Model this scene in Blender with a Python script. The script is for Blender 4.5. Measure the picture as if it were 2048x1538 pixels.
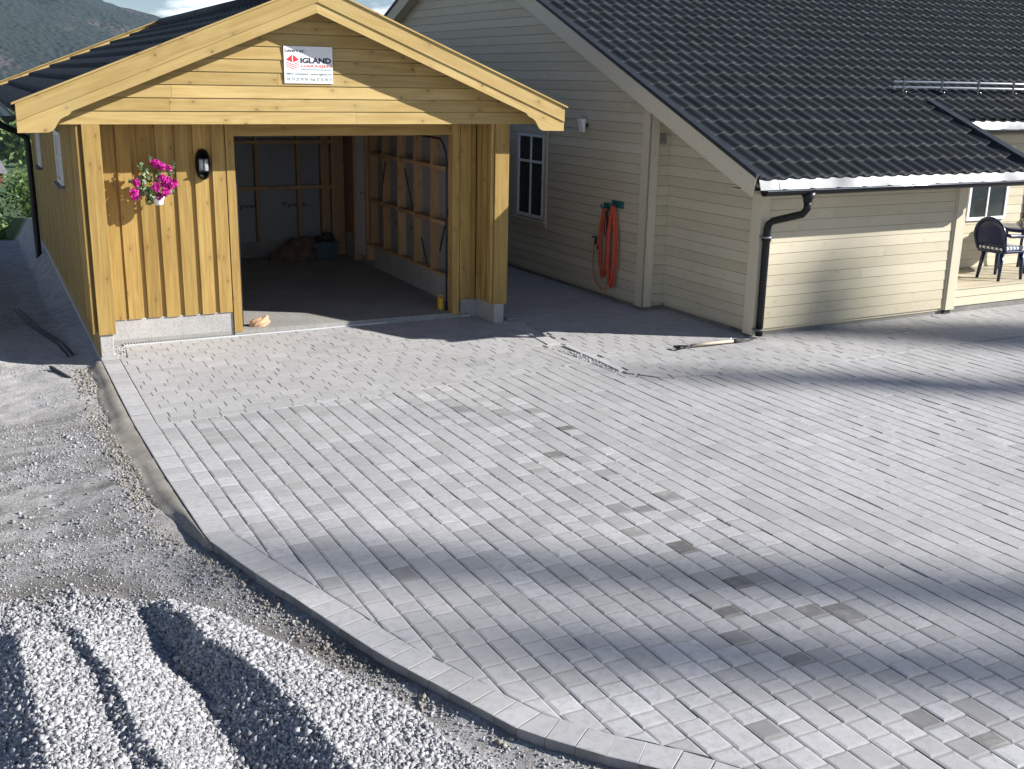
import bpy, math, random
import numpy as np
from mathutils import Vector, Matrix
R = math.radians
rnd = random.Random(7)
nr = np.random.RandomState(11)
for o in list(bpy.data.objects): bpy.data.objects.remove(o)
scn = bpy.context.scene
C = scn.collection

# ---------------------------------------------------------------- camera
F_PX, CAM, YAW, PITCH, ROLL = 2170.7, (-2.525, -11.787, 2.767), -0.461, -0.274, 0.019
cam = bpy.data.cameras.new('camera'); camo = bpy.data.objects.new('camera', cam); C.objects.link(camo)
fwd = Vector((-math.sin(YAW)*math.cos(PITCH), math.cos(YAW)*math.cos(PITCH), math.sin(PITCH)))
rt = Vector((math.cos(YAW), math.sin(YAW), 0)); up = rt.cross(fwd)
r2 = math.cos(ROLL)*rt+math.sin(ROLL)*up; u2 = -math.sin(ROLL)*rt+math.cos(ROLL)*up
m = Matrix((r2, u2, -fwd)).transposed().to_4x4(); m.translation = Vector(CAM)
camo.matrix_world = m
cam.sensor_fit = 'HORIZONTAL'; cam.sensor_width = 36; cam.lens = 36*F_PX/2048
cam.clip_start = 0.05; cam.clip_end = 12000
scn.camera = camo

# ---------------------------------------------------------------- light
SUN = Vector((1.7, -1.0, 1.02)).normalized()          # towards the sun
SUN_EL = math.asin(SUN.z); SUN_AZ = math.atan2(SUN.x, SUN.y)
w = bpy.data.worlds.new("World"); scn.world = w; w.use_nodes = True
nt = w.node_tree; nt.nodes.clear()
wo = nt.nodes.new('ShaderNodeOutputWorld'); bg = nt.nodes.new('ShaderNodeBackground')
sky = nt.nodes.new('ShaderNodeTexSky'); sky.sky_type = 'NISHITA'; sky.sun_disc = False
sky.sun_elevation = SUN_EL; sky.sun_rotation = SUN_AZ; sky.air_density = 1.0; sky.dust_density = 0.0; sky.altitude = 1500
tc = nt.nodes.new('ShaderNodeTexCoord'); mp = nt.nodes.new('ShaderNodeMapping'); mp.inputs['Scale'].default_value = (3.2, 3.2, 16)
mp.inputs['Location'].default_value = (0.5, 0.2, 0.3)
nz = nt.nodes.new('ShaderNodeTexNoise'); nz.inputs['Scale'].default_value = 1.7; nz.inputs['Detail'].default_value = 9; nz.inputs['Roughness'].default_value = .6
rp = nt.nodes.new('ShaderNodeValToRGB'); rp.color_ramp.elements[0].position = .46; rp.color_ramp.elements[1].position = .60
mx = nt.nodes.new('ShaderNodeMix'); mx.data_type = 'RGBA'; mx.inputs['B'].default_value = (24, 24.6, 26, 1)
nt.links.new(tc.outputs['Generated'], mp.inputs['Vector']); nt.links.new(mp.outputs[0], nz.inputs['Vector'])
nt.links.new(nz.outputs['Fac'], rp.inputs[0]); sx = nt.nodes.new('ShaderNodeSeparateXYZ'); nt.links.new(tc.outputs['Generated'], sx.inputs[0])
lowm = nt.nodes.new('ShaderNodeMapRange'); lowm.inputs['From Min'].default_value = .34; lowm.inputs['From Max'].default_value = .12; nt.links.new(sx.outputs['Z'], lowm.inputs['Value'])
cm = nt.nodes.new('ShaderNodeMath'); cm.operation = 'MULTIPLY'; nt.links.new(lowm.outputs[0], cm.inputs[0]); nt.links.new(rp.outputs[0], cm.inputs[1])
nt.links.new(cm.outputs[0], mx.inputs['Factor'])
tint = nt.nodes.new('ShaderNodeMix'); tint.data_type = 'RGBA'; tint.blend_type = 'MULTIPLY'; tint.inputs['Factor'].default_value = 1
tint.inputs['B'].default_value = (.97, 1.0, 1.10, 1); nt.links.new(sky.outputs[0], tint.inputs['A']); nt.links.new(tint.outputs['Result'], mx.inputs['A']); nt.links.new(mx.outputs['Result'], bg.inputs['Color'])
bg.inputs['Strength'].default_value = 0.044
nt.links.new(bg.outputs[0], wo.inputs[0])
sl = bpy.data.lights.new('sun', 'SUN'); sl.energy = 5.0; sl.angle = R(0.53); sl.color = (1.0, .965, .915)
so = bpy.data.objects.new('sun', sl); C.objects.link(so); so.rotation_euler = SUN.to_track_quat('Z', 'Y').to_euler(); so.location = (20, -12, 14)
scn.view_settings.view_transform = 'Standard'; scn.view_settings.look = 'None'
scn.view_settings.exposure = 0.95; scn.view_settings.gamma = 1
scn.render.engine = 'CYCLES'; scn.cycles.max_bounces = 8; scn.cycles.diffuse_bounces = 3; scn.cycles.volume_bounces = 0

# ---------------------------------------------------------------- materials
class NT:
    def __init__(s, name):
        s.m = bpy.data.materials.new(name); s.m.use_nodes = True; s.t = s.m.node_tree; s.t.nodes.clear()
        s.out = s.t.nodes.new('ShaderNodeOutputMaterial'); s.b = s.t.nodes.new('ShaderNodeBsdfPrincipled')
        s.t.links.new(s.b.outputs[0], s.out.inputs[0])
    def n(s, typ, ins=None, **kw):
        nd = s.t.nodes.new('ShaderNode'+typ)
        for k, v in kw.items(): setattr(nd, k, v)
        for k, v in (ins or {}).items(): s.s(nd.inputs[k], v)
        return nd
    def s(s, sock, v):
        if hasattr(v, 'is_output') or isinstance(v, bpy.types.NodeSocket): s.t.links.new(v, sock)
        else:
            try: sock.default_value = v
            except Exception: sock.default_value = (*v, 1)
    def noise(s, vec, scale, detail=4, rough=.55, dist=0):
        return s.n('TexNoise', {'Vector': vec, 'Scale': scale, 'Detail': detail, 'Roughness': rough, 'Distortion': dist}).outputs['Fac']
    def mapr(s, v, a, b, c=0., d=1.):
        return s.n('MapRange', {'Value': v, 'From Min': a, 'From Max': b, 'To Min': c, 'To Max': d}).outputs[0]
    def mix(s, f, a, b, blend='MIX'):
        nd = s.n('Mix', data_type='RGBA', blend_type=blend)
        s.s(nd.inputs[0], f)
        for i, v in ((6, a), (7, b)):
            if isinstance(v, bpy.types.NodeSocket): s.t.links.new(v, nd.inputs[i])
            else: nd.inputs[i].default_value = (*v[:3], 1)
        return nd.outputs[2]
    def math(s, op, a, b=0.):
        nd = s.n('Math', operation=op); s.s(nd.inputs[0], a); s.s(nd.inputs[1], b); return nd.outputs[0]
    def bump(s, h, strength=.3, dist=.01):
        s.s(s.b.inputs['Normal'], s.n('Bump', {'Height': h, 'Strength': strength, 'Distance': dist}).outputs[0])
    def obj(s): return s.n('TexCoord').outputs['Object']
    def uv(s, scale=(1, 1, 1), loc=(0, 0, 0)):
        return s.n('Mapping', {'Vector': s.n('TexCoord').outputs['UV'], 'Scale': scale, 'Location': loc}).outputs[0]
    def attr(s, name='rnd'): return s.n('Attribute', attribute_name=name)
    def col(s, v): s.s(s.b.inputs['Base Color'], v)
    def rough(s, v): s.s(s.b.inputs['Roughness'], v)

def plain(name, col, rough=.6, metal=0, var=.12, scale=30, spec=None):
    t = NT(name); f = t.noise(t.obj(), scale, 4)
    a = tuple(c*(1-var) for c in col); b = tuple(min(1, c*(1+var)) for c in col)
    t.col(t.mix(t.mapr(f, .3, .7), a, b)); t.rough(rough); t.b.inputs['Metallic'].default_value = metal
    if spec is not None: t.b.inputs['Specular IOR Level'].default_value = spec
    return t.m

def wood(name, light, dark, knot, kn=1., gr=1., rough=.6, age=None, tv=1., splash=False):
    t = NT(name)
    long = t.noise(t.uv((2.2, 46, 1)), 1, 5, .6, .25)
    ring = t.noise(t.uv((.9, 12, 1)), 1, 3, .5, 1.4)
    f = t.math('ADD', t.math('MULTIPLY', t.mapr(long, .32, .7), .45*gr), t.math('MULTIPLY', t.mapr(ring, .35, .65), .5*gr))
    c = t.mix(f, light, dark)
    vo = t.n('TexVoronoi', {'Vector': t.uv((3.6, 6.0, 1)), 'Scale': 1, 'Randomness': 1}, voronoi_dimensions='2D')
    d = vo.outputs['Distance']
    pick = t.n('SeparateColor', {'Color': vo.outputs['Color']}).outputs[0]
    ok = t.mapr(pick, .60, .64)
    k = t.math('MULTIPLY', t.mapr(d, .035, .085, 1, 0), ok)
    halo = t.math('MULTIPLY', t.mapr(d, .06, .30, .45, 0), ok)
    c = t.mix(t.math('MULTIPLY', halo, kn), c, tuple(a*.6+b*.4 for a, b in zip(dark, knot)))
    c = t.mix(t.math('MULTIPLY', k, kn*.85), c, knot)
    at = t.attr().outputs['Fac']
    c = t.mix(1, c, t.n('CombineColor', {0: t.mapr(at, 0, 1, 1-.20*tv, 1+.08*tv), 1: t.mapr(at, 0, 1, 1-.21*tv, 1+.08*tv), 2: t.mapr(at, 0, 1, 1-.24*tv, 1+.14*tv)}).outputs[0], 'MULTIPLY')
    if age:
        c = t.mix(t.mapr(t.noise(t.obj(), 1.8, 5, .65), .5, .75, 0, .55), c, age)
    if splash:
        zz = t.n('SeparateXYZ', {'Vector': t.obj()}).outputs['Z']
        c = t.mix(t.math('MULTIPLY', t.mapr(zz, .36, .10, 0, .25), t.mapr(t.noise(t.obj(), 30, 5, .7), .42, .62)), c, (.30, .27, .22))
    t.col(c); t.rough(rough); t.bump(long, .25, .004)
    t.b.inputs['Specular IOR Level'].default_value = .3
    return t.m

M = {}
M['pine'] = wood('treated_pine', (.47, .325, .105), (.32, .20, .055), (.17, .09, .035), .8, 1.3)
M['pine_pale'] = wood('fresh_treated_pine', (.52, .385, .155), (.39, .265, .09), (.20, .12, .05), .9, 1.2, age=(.42, .33, .14))
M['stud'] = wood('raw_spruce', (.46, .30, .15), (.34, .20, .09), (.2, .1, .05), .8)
M['cream'] = wood('cream_stained_spruce', (.585, .53, .395), (.53, .475, .34), (.40, .31, .19), .5, .8, age=(.50, .44, .31), tv=.5, splash=True)
M['cream_trim'] = wood('cream_trim_wood', (.61, .555, .42), (.56, .505, .37), (.45, .34, .19), .4, .6, tv=.4)
M['deck'] = wood('pale_deck_wood', (.60, .54, .41), (.53, .47, .33), (.4, .3, .16), .5)
M['white'] = plain('white_paint', (.78, .79, .80), .35, var=.04)
M['black'] = plain('black_plastic', (.007, .0075, .009), .36, var=.2, spec=.3)
M['char'] = plain('charcoal_flashing', (.020, .025, .032), .55, var=.25, scale=12, spec=.35)
M['rubber'] = plain('dark_rubber', (.02, .02, .02), .7)
M['galv'] = None
def mk():
    t = NT('galvanised_steel')
    vo = t.n('TexVoronoi', {'Vector': t.obj(), 'Scale': 55.})
    f = t.noise(t.obj(), 1.3, 2)
    c = t.mix(t.mapr(vo.outputs['Distance'], 0, .8), (.30, .31, .32), (.21, .22, .23))
    t.col(t.mix(t.mapr(f, .40, .62), c, (.09, .095, .105))); t.b.inputs['Metallic'].default_value = .25; t.b.inputs['Specular IOR Level'].default_value = .3
    t.rough(t.mapr(f, .35, .65, .45, .6))
    return t.m
M['galv'] = mk()
M['zinc'] = plain('bright_zinc_tube', (.72, .74, .76), .35, .35, .05)
M['steel'] = plain('bright_steel', (.75, .76, .78), .22, 1, .05)
def mk():
    t = NT('roof_tile')
    o = t.obj(); a = t.attr().outputs['Fac']
    c = t.mix(a, (.008, .0115, .015), (.020, .0255, .031))
    c = t.mix(t.mapr(t.noise(o, 2.2, 5), .5, .72, 0, .5), c, (.026, .033, .039))
    c = t.mix(t.mapr(t.noise(o, 90, 3), .5, .8, 0, .5), c, (.042, .047, .05))
    t.col(c); t.rough(t.mapr(t.noise(o, 9, 4), .3, .7, .60, .80)); t.b.inputs['Specular IOR Level'].default_value = .25; t.bump(t.noise(o, 140, 3), .25, .003)
    return t.m
M['tile'] = mk()
def concrete(name, a, b, dirt, scale=1.):
    t = NT(name); o = t.obj()
    c = t.mix(t.mapr(t.noise(o, 2.6*scale, 6, .65), .35, .68), a, b)
    c = t.mix(t.mapr(t.noise(o, 38*scale, 4), .52, .72, 0, .7), c, dirt)
    c = t.mix(t.mapr(t.noise(o, 150*scale, 2), .58, .7, 0, .4), c, tuple(x*.45 for x in dirt))
    t.col(c); t.rough(.88); t.bump(t.noise(o, 60*scale, 5, .7), .45, .008); return t.m
M['conc'] = concrete('rough_concrete', (.36, .35, .345), (.46, .45, .43), (.25, .235, .22))
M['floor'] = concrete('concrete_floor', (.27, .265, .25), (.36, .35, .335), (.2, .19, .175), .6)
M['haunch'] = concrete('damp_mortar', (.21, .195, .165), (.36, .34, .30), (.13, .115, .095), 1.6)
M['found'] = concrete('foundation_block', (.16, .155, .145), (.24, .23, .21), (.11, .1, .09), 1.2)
def mk():
    t = NT('concrete_paver'); g = t.n('NewGeometry').outputs['Position']
    at = t.attr(); sep = t.n('SeparateColor', {'Color': at.outputs['Color']})
    tone, kind = sep.outputs[0], sep.outputs[1]
    a = t.mix(tone, (.325, .322, .322), (.54, .535, .545))
    a = t.mix(t.mapr(sep.outputs[2], .5, 1, 0, .5), a, (.45, .45, .475))
    a = t.mix(t.mapr(kind, .5, 1.), a, (.115, .110, .103))
    a = t.mix(t.mapr(t.noise(g, 19, 5, .75), .46, .70, 0, .6), a, (.27, .262, .252))
    a = t.mix(t.mapr(t.noise(g, 4.2, 4, .6), .55, .72, 0, .4), a, (.50, .49, .475))
    a = t.mix(t.mapr(t.noise(g, .9, 4), .42, .70, 0, .35), a, (.47, .455, .44))
    a = t.mix(t.mapr(t.noise(g, 330, 2), .55, .75, 0, .5), a, (.18, .18, .18))
    t.col(a); t.rough(.85); t.bump(t.noise(g, 260, 3, .7), .35, .003); return t.m
M['paver'] = mk()
M['joint'] = concrete('joint_sand', (.36, .345, .32), (.44, .42, .39), (.26, .25, .23), 2)
def mk():
    t = NT('dirt'); g = t.n('NewGeometry').outputs['Position']; s = t.n('SeparateXYZ', {'Vector': g})
    fine = t.noise(g, 55, 6, .75); med = t.noise(g, 7, 5, .65, .6); big = t.noise(g, 1.1, 4, .6)
    c = t.mix(t.mapr(fine, .38, .66), (.25, .243, .24), (.56, .545, .54))
    c = t.mix(t.mapr(med, .44, .64, 0, .75), c, (.21, .20, .19))
    # pale dry sand by the garage corner, darker trodden soil in the middle, both spread about
    pale = t.math('MULTIPLY', t.mapr(s.outputs['Y'], -2.3, -1.6), t.mapr(s.outputs['Y'], 2.2, 1.0))
    c = t.mix(t.math('MULTIPLY', pale, t.mapr(med, .70, .45, .3, 1)), c, (.48, .465, .455))
    rut = t.n('Mapping', {'Vector': g, 'Scale': (1.1, 5.5, 1), 'Rotation': (0, 0, .25)}).outputs[0]
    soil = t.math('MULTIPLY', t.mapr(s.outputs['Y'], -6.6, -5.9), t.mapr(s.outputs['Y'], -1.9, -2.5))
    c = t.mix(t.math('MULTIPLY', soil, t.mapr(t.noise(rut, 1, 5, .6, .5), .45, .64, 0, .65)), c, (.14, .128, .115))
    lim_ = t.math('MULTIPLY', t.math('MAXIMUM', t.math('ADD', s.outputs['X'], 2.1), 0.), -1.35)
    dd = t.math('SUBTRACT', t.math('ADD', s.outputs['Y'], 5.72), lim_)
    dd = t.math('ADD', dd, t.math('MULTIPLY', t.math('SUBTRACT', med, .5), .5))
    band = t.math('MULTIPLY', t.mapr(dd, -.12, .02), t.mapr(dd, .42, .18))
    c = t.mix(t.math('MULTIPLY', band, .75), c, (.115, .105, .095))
    far = t.mapr(s.outputs['Y'], 13.2, 15.5)
    grass = t.mix(t.mapr(t.noise(g, .06, 5), .4, .62), (.05, .105, .028), (.115, .19, .055))
    grass = t.mix(t.mapr(t.noise(g, .9, 5), .4, .7, 0, .7), grass, (.035, .07, .02))
    side = t.mapr(s.outputs['X'], 40, 60)
    c = t.mix(t.math('MAXIMUM', far, side), c, grass)
    t.col(c); t.rough(.95)
    h = t.math('ADD', fine, t.math('MULTIPLY', med, 1.5)); t.bump(h, .8, .015); return t.m
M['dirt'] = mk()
def mk():
    t = NT('crushed_stone'); a = t.attr().outputs['Fac']; g = t.n('NewGeometry').outputs['Position']
    c = t.mix(a, (.17, .17, .178), (.52, .52, .535))
    c = t.mix(t.mapr(t.noise(g, 220, 3), .5, .7, 0, .45), c, (.25, .25, .26))
    t.col(c); t.rough(.8); return t.m
M['stone'] = mk()
M['clod'] = plain('dry_soil_clods', (.26, .24, .21), .95, var=.45, scale=25)
def leafm(name, a, b, tr=.25):
    t = NT(name); r = t.attr().outputs['Fac']; t.col(t.mix(r, a, b)); t.rough(.55)
    t.b.inputs['Subsurface Weight'].default_value = 0
    t.b.inputs['Transmission Weight'].default_value = 0
    # thin leaves: add some translucency
    tl = t.n('BsdfTranslucent', {'Color': t.mix(r, a, b)}); ms = t.n('MixShader', {0: tr, 1: t.b.outputs[0], 2: tl.outputs[0]})
    t.t.links.new(ms.outputs[0], t.out.inputs[0]); return t.m
M['leaf'] = leafm('bush_leaf', (.055, .105, .022), (.17, .26, .065))
M['leafd'] = leafm('conifer_needle', (.018, .045, .016), (.05, .095, .03), .1)
M['leafv'] = leafm('variegated_leaf', (.09, .16, .06), (.42, .50, .30))
M['petal'] = leafm('magenta_petal', (.50, .012, .26), (.72, .05, .44), .15)
M['red'] = leafm('red_petal', (.5, .01, .01), (.7, .04, .03), .15)
M['bark'] = plain('bark', (.10, .075, .055), .9, var=.4, scale=20)
def glassm(name, tint=(.02, .025, .03)):
    t = NT(name); t.col(tint); t.rough(.04); t.b.inputs['Specular IOR Level'].default_value = .8; return t.m
M['glass'] = glassm('window_glass', (.035, .042, .042))
M['lamp_glass'] = glassm('ribbed_lamp_glass', (.30, .31, .33)); M['lamp_glass'].node_tree.nodes['Principled BSDF'].inputs['Roughness'].default_value = .15
M['orange'] = plain('orange_cable', (.62, .085, .035), .45)
M['teal'] = plain('teal_plastic', (.012, .11, .11), .5)
M['blue_pl'] = plain('dark_blue_plastic', (.006, .014, .060), .2, var=.1)
M['tub'] = plain('blue_tub', (.05, .085, .11), .4)
M['yellow'] = plain('yellow_plastic', (.7, .42, .03), .45)
M['bag'] = plain('brown_paper', (.55, .36, .22), .85, scale=8, var=.25)
M['tarp'] = plain('brown_card', (.14, .09, .06), .9, var=.4, scale=6)
M['handle'] = plain('worn_ash_handle', (.50, .42, .32), .6)
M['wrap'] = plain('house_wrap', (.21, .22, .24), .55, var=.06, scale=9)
M['ink'] = plain('dark_print', (.05, .055, .07), .6)
M['ink_red'] = plain('red_print', (.62, .035, .04), .5, var=.03)
M['ink_navy'] = plain('navy_print', (.02, .02, .06), .5, var=.03)
M['ink_green'] = plain('green_grey_print', (.05, .14, .14), .5, var=.03)
M['shedred'] = plain('red_shed_paint', (.13, .03, .025), .8)
M['slate'] = plain('grey_shed_roof', (.18, .17, .19), .7)
def mk():
    t = NT('striped_cushion'); u = t.uv((1, 1, 1)); s = t.n('SeparateXYZ', {'Vector': t.obj()})
    f = t.math('SINE', t.math('MULTIPLY', t.math('ADD', s.outputs['X'], s.outputs['Y']), 95.))
    t.col(t.mix(t.mapr(f, -.1, .1), (.68, .69, .70), (.10, .13, .22))); t.rough(.85); return t.m
M['cushion'] = mk()
def mk():
    t = NT('forested_hill'); g = t.n('NewGeometry').outputs['Position']
    vo = t.n('TexVoronoi', {'Vector': g, 'Scale': .17})
    c = t.mix(t.mapr(t.noise(g, .012, 5), .35, .65), (.005, .018, .009), (.016, .040, .016))
    c = t.mix(t.mapr(vo.outputs['Distance'], .1, .6, 0, .8), c, (.006, .013, .008))
    rk = t.n('Mapping', {'Vector': g, 'Scale': (1, 1, 1.4), 'Rotation': (0, .5, .3)}).outputs[0]
    c = t.mix(t.math('MULTIPLY', t.mapr(t.noise(rk, .0068, 4, .6), .55, .63), t.mapr(t.noise(rk, .05, 5, .7), .45, .6)), c, (.085, .066, .062))
    t.col(c); t.rough(1); t.bump(vo.outputs['Distance'], 1, 5); return t.m
M['hill'] = mk()

# ---------------------------------------------------------------- mesh helpers
class MB:
    def __init__(s): s.V = []; s.F = []; s.U = []; s.A = []; s.sm = []
    def add(s, vs, fs, uvs=None, a=None, smooth=False):
        n = len(s.V); s.V += [tuple(v) for v in vs]
        a = rnd.random() if a is None else a
        for i, f in enumerate(fs):
            s.F.append(tuple(n+k for k in f)); s.A.append(a if not isinstance(a, list) else a[i]); s.sm.append(smooth)
            s.U.append(uvs[i] if uvs else [(0, 0)]*len(f))
        return s
    def hexa(s, P, g=None, a=None):
        """P: 8 points, bottom quad ccw then top quad ccw; g grain direction"""
        P = [Vector(p) for p in P]
        fs = [(3, 2, 1, 0), (4, 5, 6, 7), (0, 1, 5, 4), (1, 2, 6, 5), (2, 3, 7, 6), (3, 0, 4, 7)]
        g = Vector(g).normalized() if g else max(((P[1]-P[0]), (P[3]-P[0]), (P[4]-P[0])), key=lambda v: v.length).normalized()
        h = Vector((.3, .2, 1)) if abs(g.z) < .9 else Vector((1, .3, 0))
        w_ = g.cross(h).normalized(); t_ = g.cross(w_)
        ou, ov = rnd.random()*50, rnd.random()*50
        uvs = [[(P[k].dot(g)+ou, P[k].dot(w_)+P[k].dot(t_)+ov) for k in f] for f in fs]
        return s.add(P, fs, uvs, a)
    def box(s, x0, x1, y0, y1, z0, z1, g=None, a=None):
        return s.hexa([(x0, y0, z0), (x1, y0, z0), (x1, y1, z0), (x0, y1, z0), (x0, y0, z1), (x1, y0, z1), (x1, y1, z1), (x0, y1, z1)], g, a)
    def prism(s, pts, ax, lo, hi, g=None, a=None):
        """convex/any polygon pts (2d) extruded along axis ax"""
        def P(p, t):
            return (t, p[0], p[1]) if ax == 'x' else ((p[0], t, p[1]) if ax == 'y' else (p[0], p[1], t))
        n = len(pts); vs = [P(p, lo) for p in pts]+[P(p, hi) for p in pts]
        fs = [tuple(range(n)), tuple(range(2*n-1, n-1, -1))]+[(i, i+n, (i+1) % n+n, (i+1) % n) for i in range(n)]
        g = Vector(g).normalized() if g else Vector((1, 0, 0)); h = Vector((0, 1, .2)); w_ = g.cross(h).normalized(); t_ = g.cross(w_)
        ou, ov = rnd.random()*50, rnd.random()*50
        uvs = [[(Vector(vs[k]).dot(g)+ou, Vector(vs[k]).dot(w_)+Vector(vs[k]).dot(t_)+ov) for k in f] for f in fs]
        return s.add(vs, fs, uvs, a)
    def bar(s, p0, p1, wd, th, side=(0, 0, 1), a=None):
        p0, p1 = Vector(p0), Vector(p1); d = (p1-p0).normalized(); sd = Vector(side); t = d.cross(sd).normalized()*th/2; w_ = t.cross(d).normalized()*wd/2
        return s.hexa([p0-w_-t, p0+w_-t, p0+w_+t, p0-w_+t, p1-w_-t, p1+w_-t, p1+w_+t, p1-w_+t], d, a)
    def tube(s, pts, r, n=10, closed=False, caps=True, a=None):
        pts = [Vector(p) for p in pts]; rs = r if isinstance(r, list) else [r]*len(pts)
        vs = []; L = len(pts); prev = None
        for i, p in enumerate(pts):
            d = (pts[(i+1) % L]-pts[i-1]) if closed else (pts[min(i+1, L-1)]-pts[max(i-1, 0)])
            d = d.normalized() if d.length > 1e-9 else Vector((0, 0, 1))
            if prev is None: q = d.orthogonal().normalized()
            else: q = (prev-d*prev.dot(d)).normalized()
            prev = q; b = d.cross(q)
            vs += [p+(q*math.cos(2*math.pi*k/n)+b*math.sin(2*math.pi*k/n))*rs[i] for k in range(n)]
        fs = []
        for i in range(L if closed else L-1):
            for k in range(n):
                j = (i+1) % L; fs.append((i*n+k, i*n+(k+1) % n, j*n+(k+1) % n, j*n+k))
        if caps and not closed: fs += [tuple(range(n-1, -1, -1)), tuple(range((L-1)*n, L*n))]
        return s.add(vs, fs, None, a, smooth=True)
    def ball(s, c, r, seg=10, ring=7, a=None, jitter=0, smooth=True):
        r = (r, r, r) if not hasattr(r, '__len__') else r
        vs = [(c[0], c[1], c[2]+r[2])]
        for i in range(1, ring):
            th = math.pi*i/ring
            for k in range(seg):
                ph = 2*math.pi*k/seg; j = 1+jitter*(rnd.random()-.5)
                vs.append((c[0]+r[0]*math.sin(th)*math.cos(ph)*j, c[1]+r[1]*math.sin(th)*math.sin(ph)*j, c[2]+r[2]*math.cos(th)*j))
        vs.append((c[0], c[1], c[2]-r[2])); fs = [(0, 1+k, 1+(k+1) % seg) for k in range(seg)]
        for i in range(ring-2):
            for k in range(seg): fs.append((1+i*seg+k, 1+(i+1)*seg+k, 1+(i+1)*seg+(k+1) % seg, 1+i*seg+(k+1) % seg))
        e = len(vs)-1; b = 1+(ring-2)*seg; fs += [(e, b+(k+1) % seg, b+k) for k in range(seg)]
        return s.add(vs, fs, None, a, smooth)
    def lathe(s, c, prof, n=24, a=None):
        vs = []; 
        for r, z in prof: vs += [(c[0]+r*math.cos(2*math.pi*k/n), c[1]+r*math.sin(2*math.pi*k/n), c[2]+z) for k in range(n)]
        fs = [(i*n+k, i*n+(k+1) % n, (i+1)*n+(k+1) % n, (i+1)*n+k) for i in range(len(prof)-1) for k in range(n)]
        return s.add(vs, fs, None, a, True)
    def build(s, name, mat, parent=None, bevel=0):
        me = bpy.data.meshes.new(name); me.from_pydata(s.V, [], s.F)
        uv = me.uv_layers.new(name='UVMap'); uv.data.foreach_set('uv', [c for f in s.U for p in f for c in p])
        at = me.attributes.new('rnd', 'FLOAT', 'FACE'); at.data.foreach_set('value', s.A)
        me.polygons.foreach_set('use_smooth', s.sm)
        me.materials.append(M[mat] if isinstance(mat, str) else mat); me.update()
        o = bpy.data.objects.new(name, me); C.objects.link(o)
        if parent: o.parent = parent
        if bevel:
            b = o.modifiers.new('bevel', 'BEVEL'); b.width = bevel; b.segments = 2; b.limit_method = 'ANGLE'; b.angle_limit = R(50)
        return o
def npmesh(name, V, Q, mat, attr=None, smooth=False, parent=None):
    me = bpy.data.meshes.new(name); V = np.asarray(V, 'f'); Q = np.asarray(Q, 'i'); k = Q.shape[1]
    me.vertices.add(len(V)); me.vertices.foreach_set('co', V.ravel())
    me.loops.add(Q.size); me.loops.foreach_set('vertex_index', Q.ravel())
    me.polygons.add(len(Q)); me.polygons.foreach_set('loop_start', np.arange(0, Q.size, k, dtype='i'))
    me.update(calc_edges=True)
    if smooth: me.polygons.foreach_set('use_smooth', [True]*len(Q))
    if attr is not None: at = me.attributes.new('rnd', 'FLOAT', 'FACE'); at.data.foreach_set('value', np.asarray(attr, 'f'))
    me.materials.append(M[mat]); me.validate()
    o = bpy.data.objects.new(name, me); C.objects.link(o)
    if parent: o.parent = parent
    return o
def tag(o, label, cat, group=None):
    o['label'] = label; o['category'] = cat
    if group: o['group'] = group
    return o
def struct(o, kind='structure'): o['kind'] = kind; return o
def thing(name, label, cat, loc=(0, 0, 0), rz=0, group=None):
    o = bpy.data.objects.new(name, None); C.objects.link(o); o.location = loc; o.rotation_euler = (0, 0, rz); o.empty_display_size = .2
    return tag(o, label, cat, group)
def text_mesh(txt, size, bold=0.):
    cu = bpy.data.curves.new('t', 'FONT'); cu.body = txt; cu.size = size; cu.offset = bold; cu.extrude = 0.0004; cu.resolution_u = 3
    ob = bpy.data.objects.new('t', cu); C.objects.link(ob)
    bpy.context.view_layer.update()
    me = bpy.data.meshes.new_from_object(ob); bpy.data.objects.remove(ob); return me
def put_text(name, txt, size, pos, mat, parent, width=None, height=None, bold=0., rot=(R(90), 0, 0), shear=0):
    """text whose lower-left corner is at pos, stretched to width x height"""
    me = text_mesh(txt, size, bold); co = np.empty(len(me.vertices)*3); me.vertices.foreach_get('co', co); co = co.reshape(-1, 3)
    mn, mxx = co.min(0), co.max(0); co[:, 0] -= mn[0]; co[:, 1] -= mn[1]
    if width: co[:, 0] *= width/(mxx[0]-mn[0])
    if height: co[:, 1] *= height/(mxx[1]-mn[1])
    me.vertices.foreach_set('co', co.ravel()); me.update(); me.name = name
    me.materials.clear(); me.materials.append(M[mat])
    o = bpy.data.objects.new(name, me); C.objects.link(o); o.parent = parent; o.location = pos; o.rotation_euler = rot; return o

# ---------------------------------------------------------------- ground
EDGE = [(-1.54, -.50), (-1.54, -1.7), (-1.535, -2.887), (-1.50, -4.17), (-1.444, -5.43), (-1.30, -5.98), (-1.16, -6.43), (-.942, -7.18), (-.60, -8.05), (-.366, -8.36), (-.16, -8.58), (.0, -8.80), (.12, -9.05), (.22, -9.35), (.3, -9.8), (.34, -10.4)]
ey = np.array([p[1] for p in EDGE][::-1]); ex = np.array([p[0] for p in EDGE][::-1])
def edge_x(y): return np.interp(y, ey, ex)
def vnoise(x, y, s, seed=0):
    x = np.asarray(x)*s+seed*17.3; y = np.asarray(y)*s+seed*7.7; xi = np.floor(x).astype(int); yi = np.floor(y).astype(int)
    fx = x-xi; fy = y-yi; fx = fx*fx*(3-2*fx); fy = fy*fy*(3-2*fy)
    def h(a, b):
        n = (a*374761393+b*668265263+seed*1442695) & 0x7fffffff; n = ((n ^ (n >> 13))*1274126177) & 0x7fffffff
        return ((n ^ (n >> 16)) & 0xffff)/65535.
    return (h(xi, yi)*(1-fx)+h(xi+1, yi)*fx)*(1-fy)+(h(xi, yi+1)*(1-fx)+h(xi+1, yi+1)*fx)*fy
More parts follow.
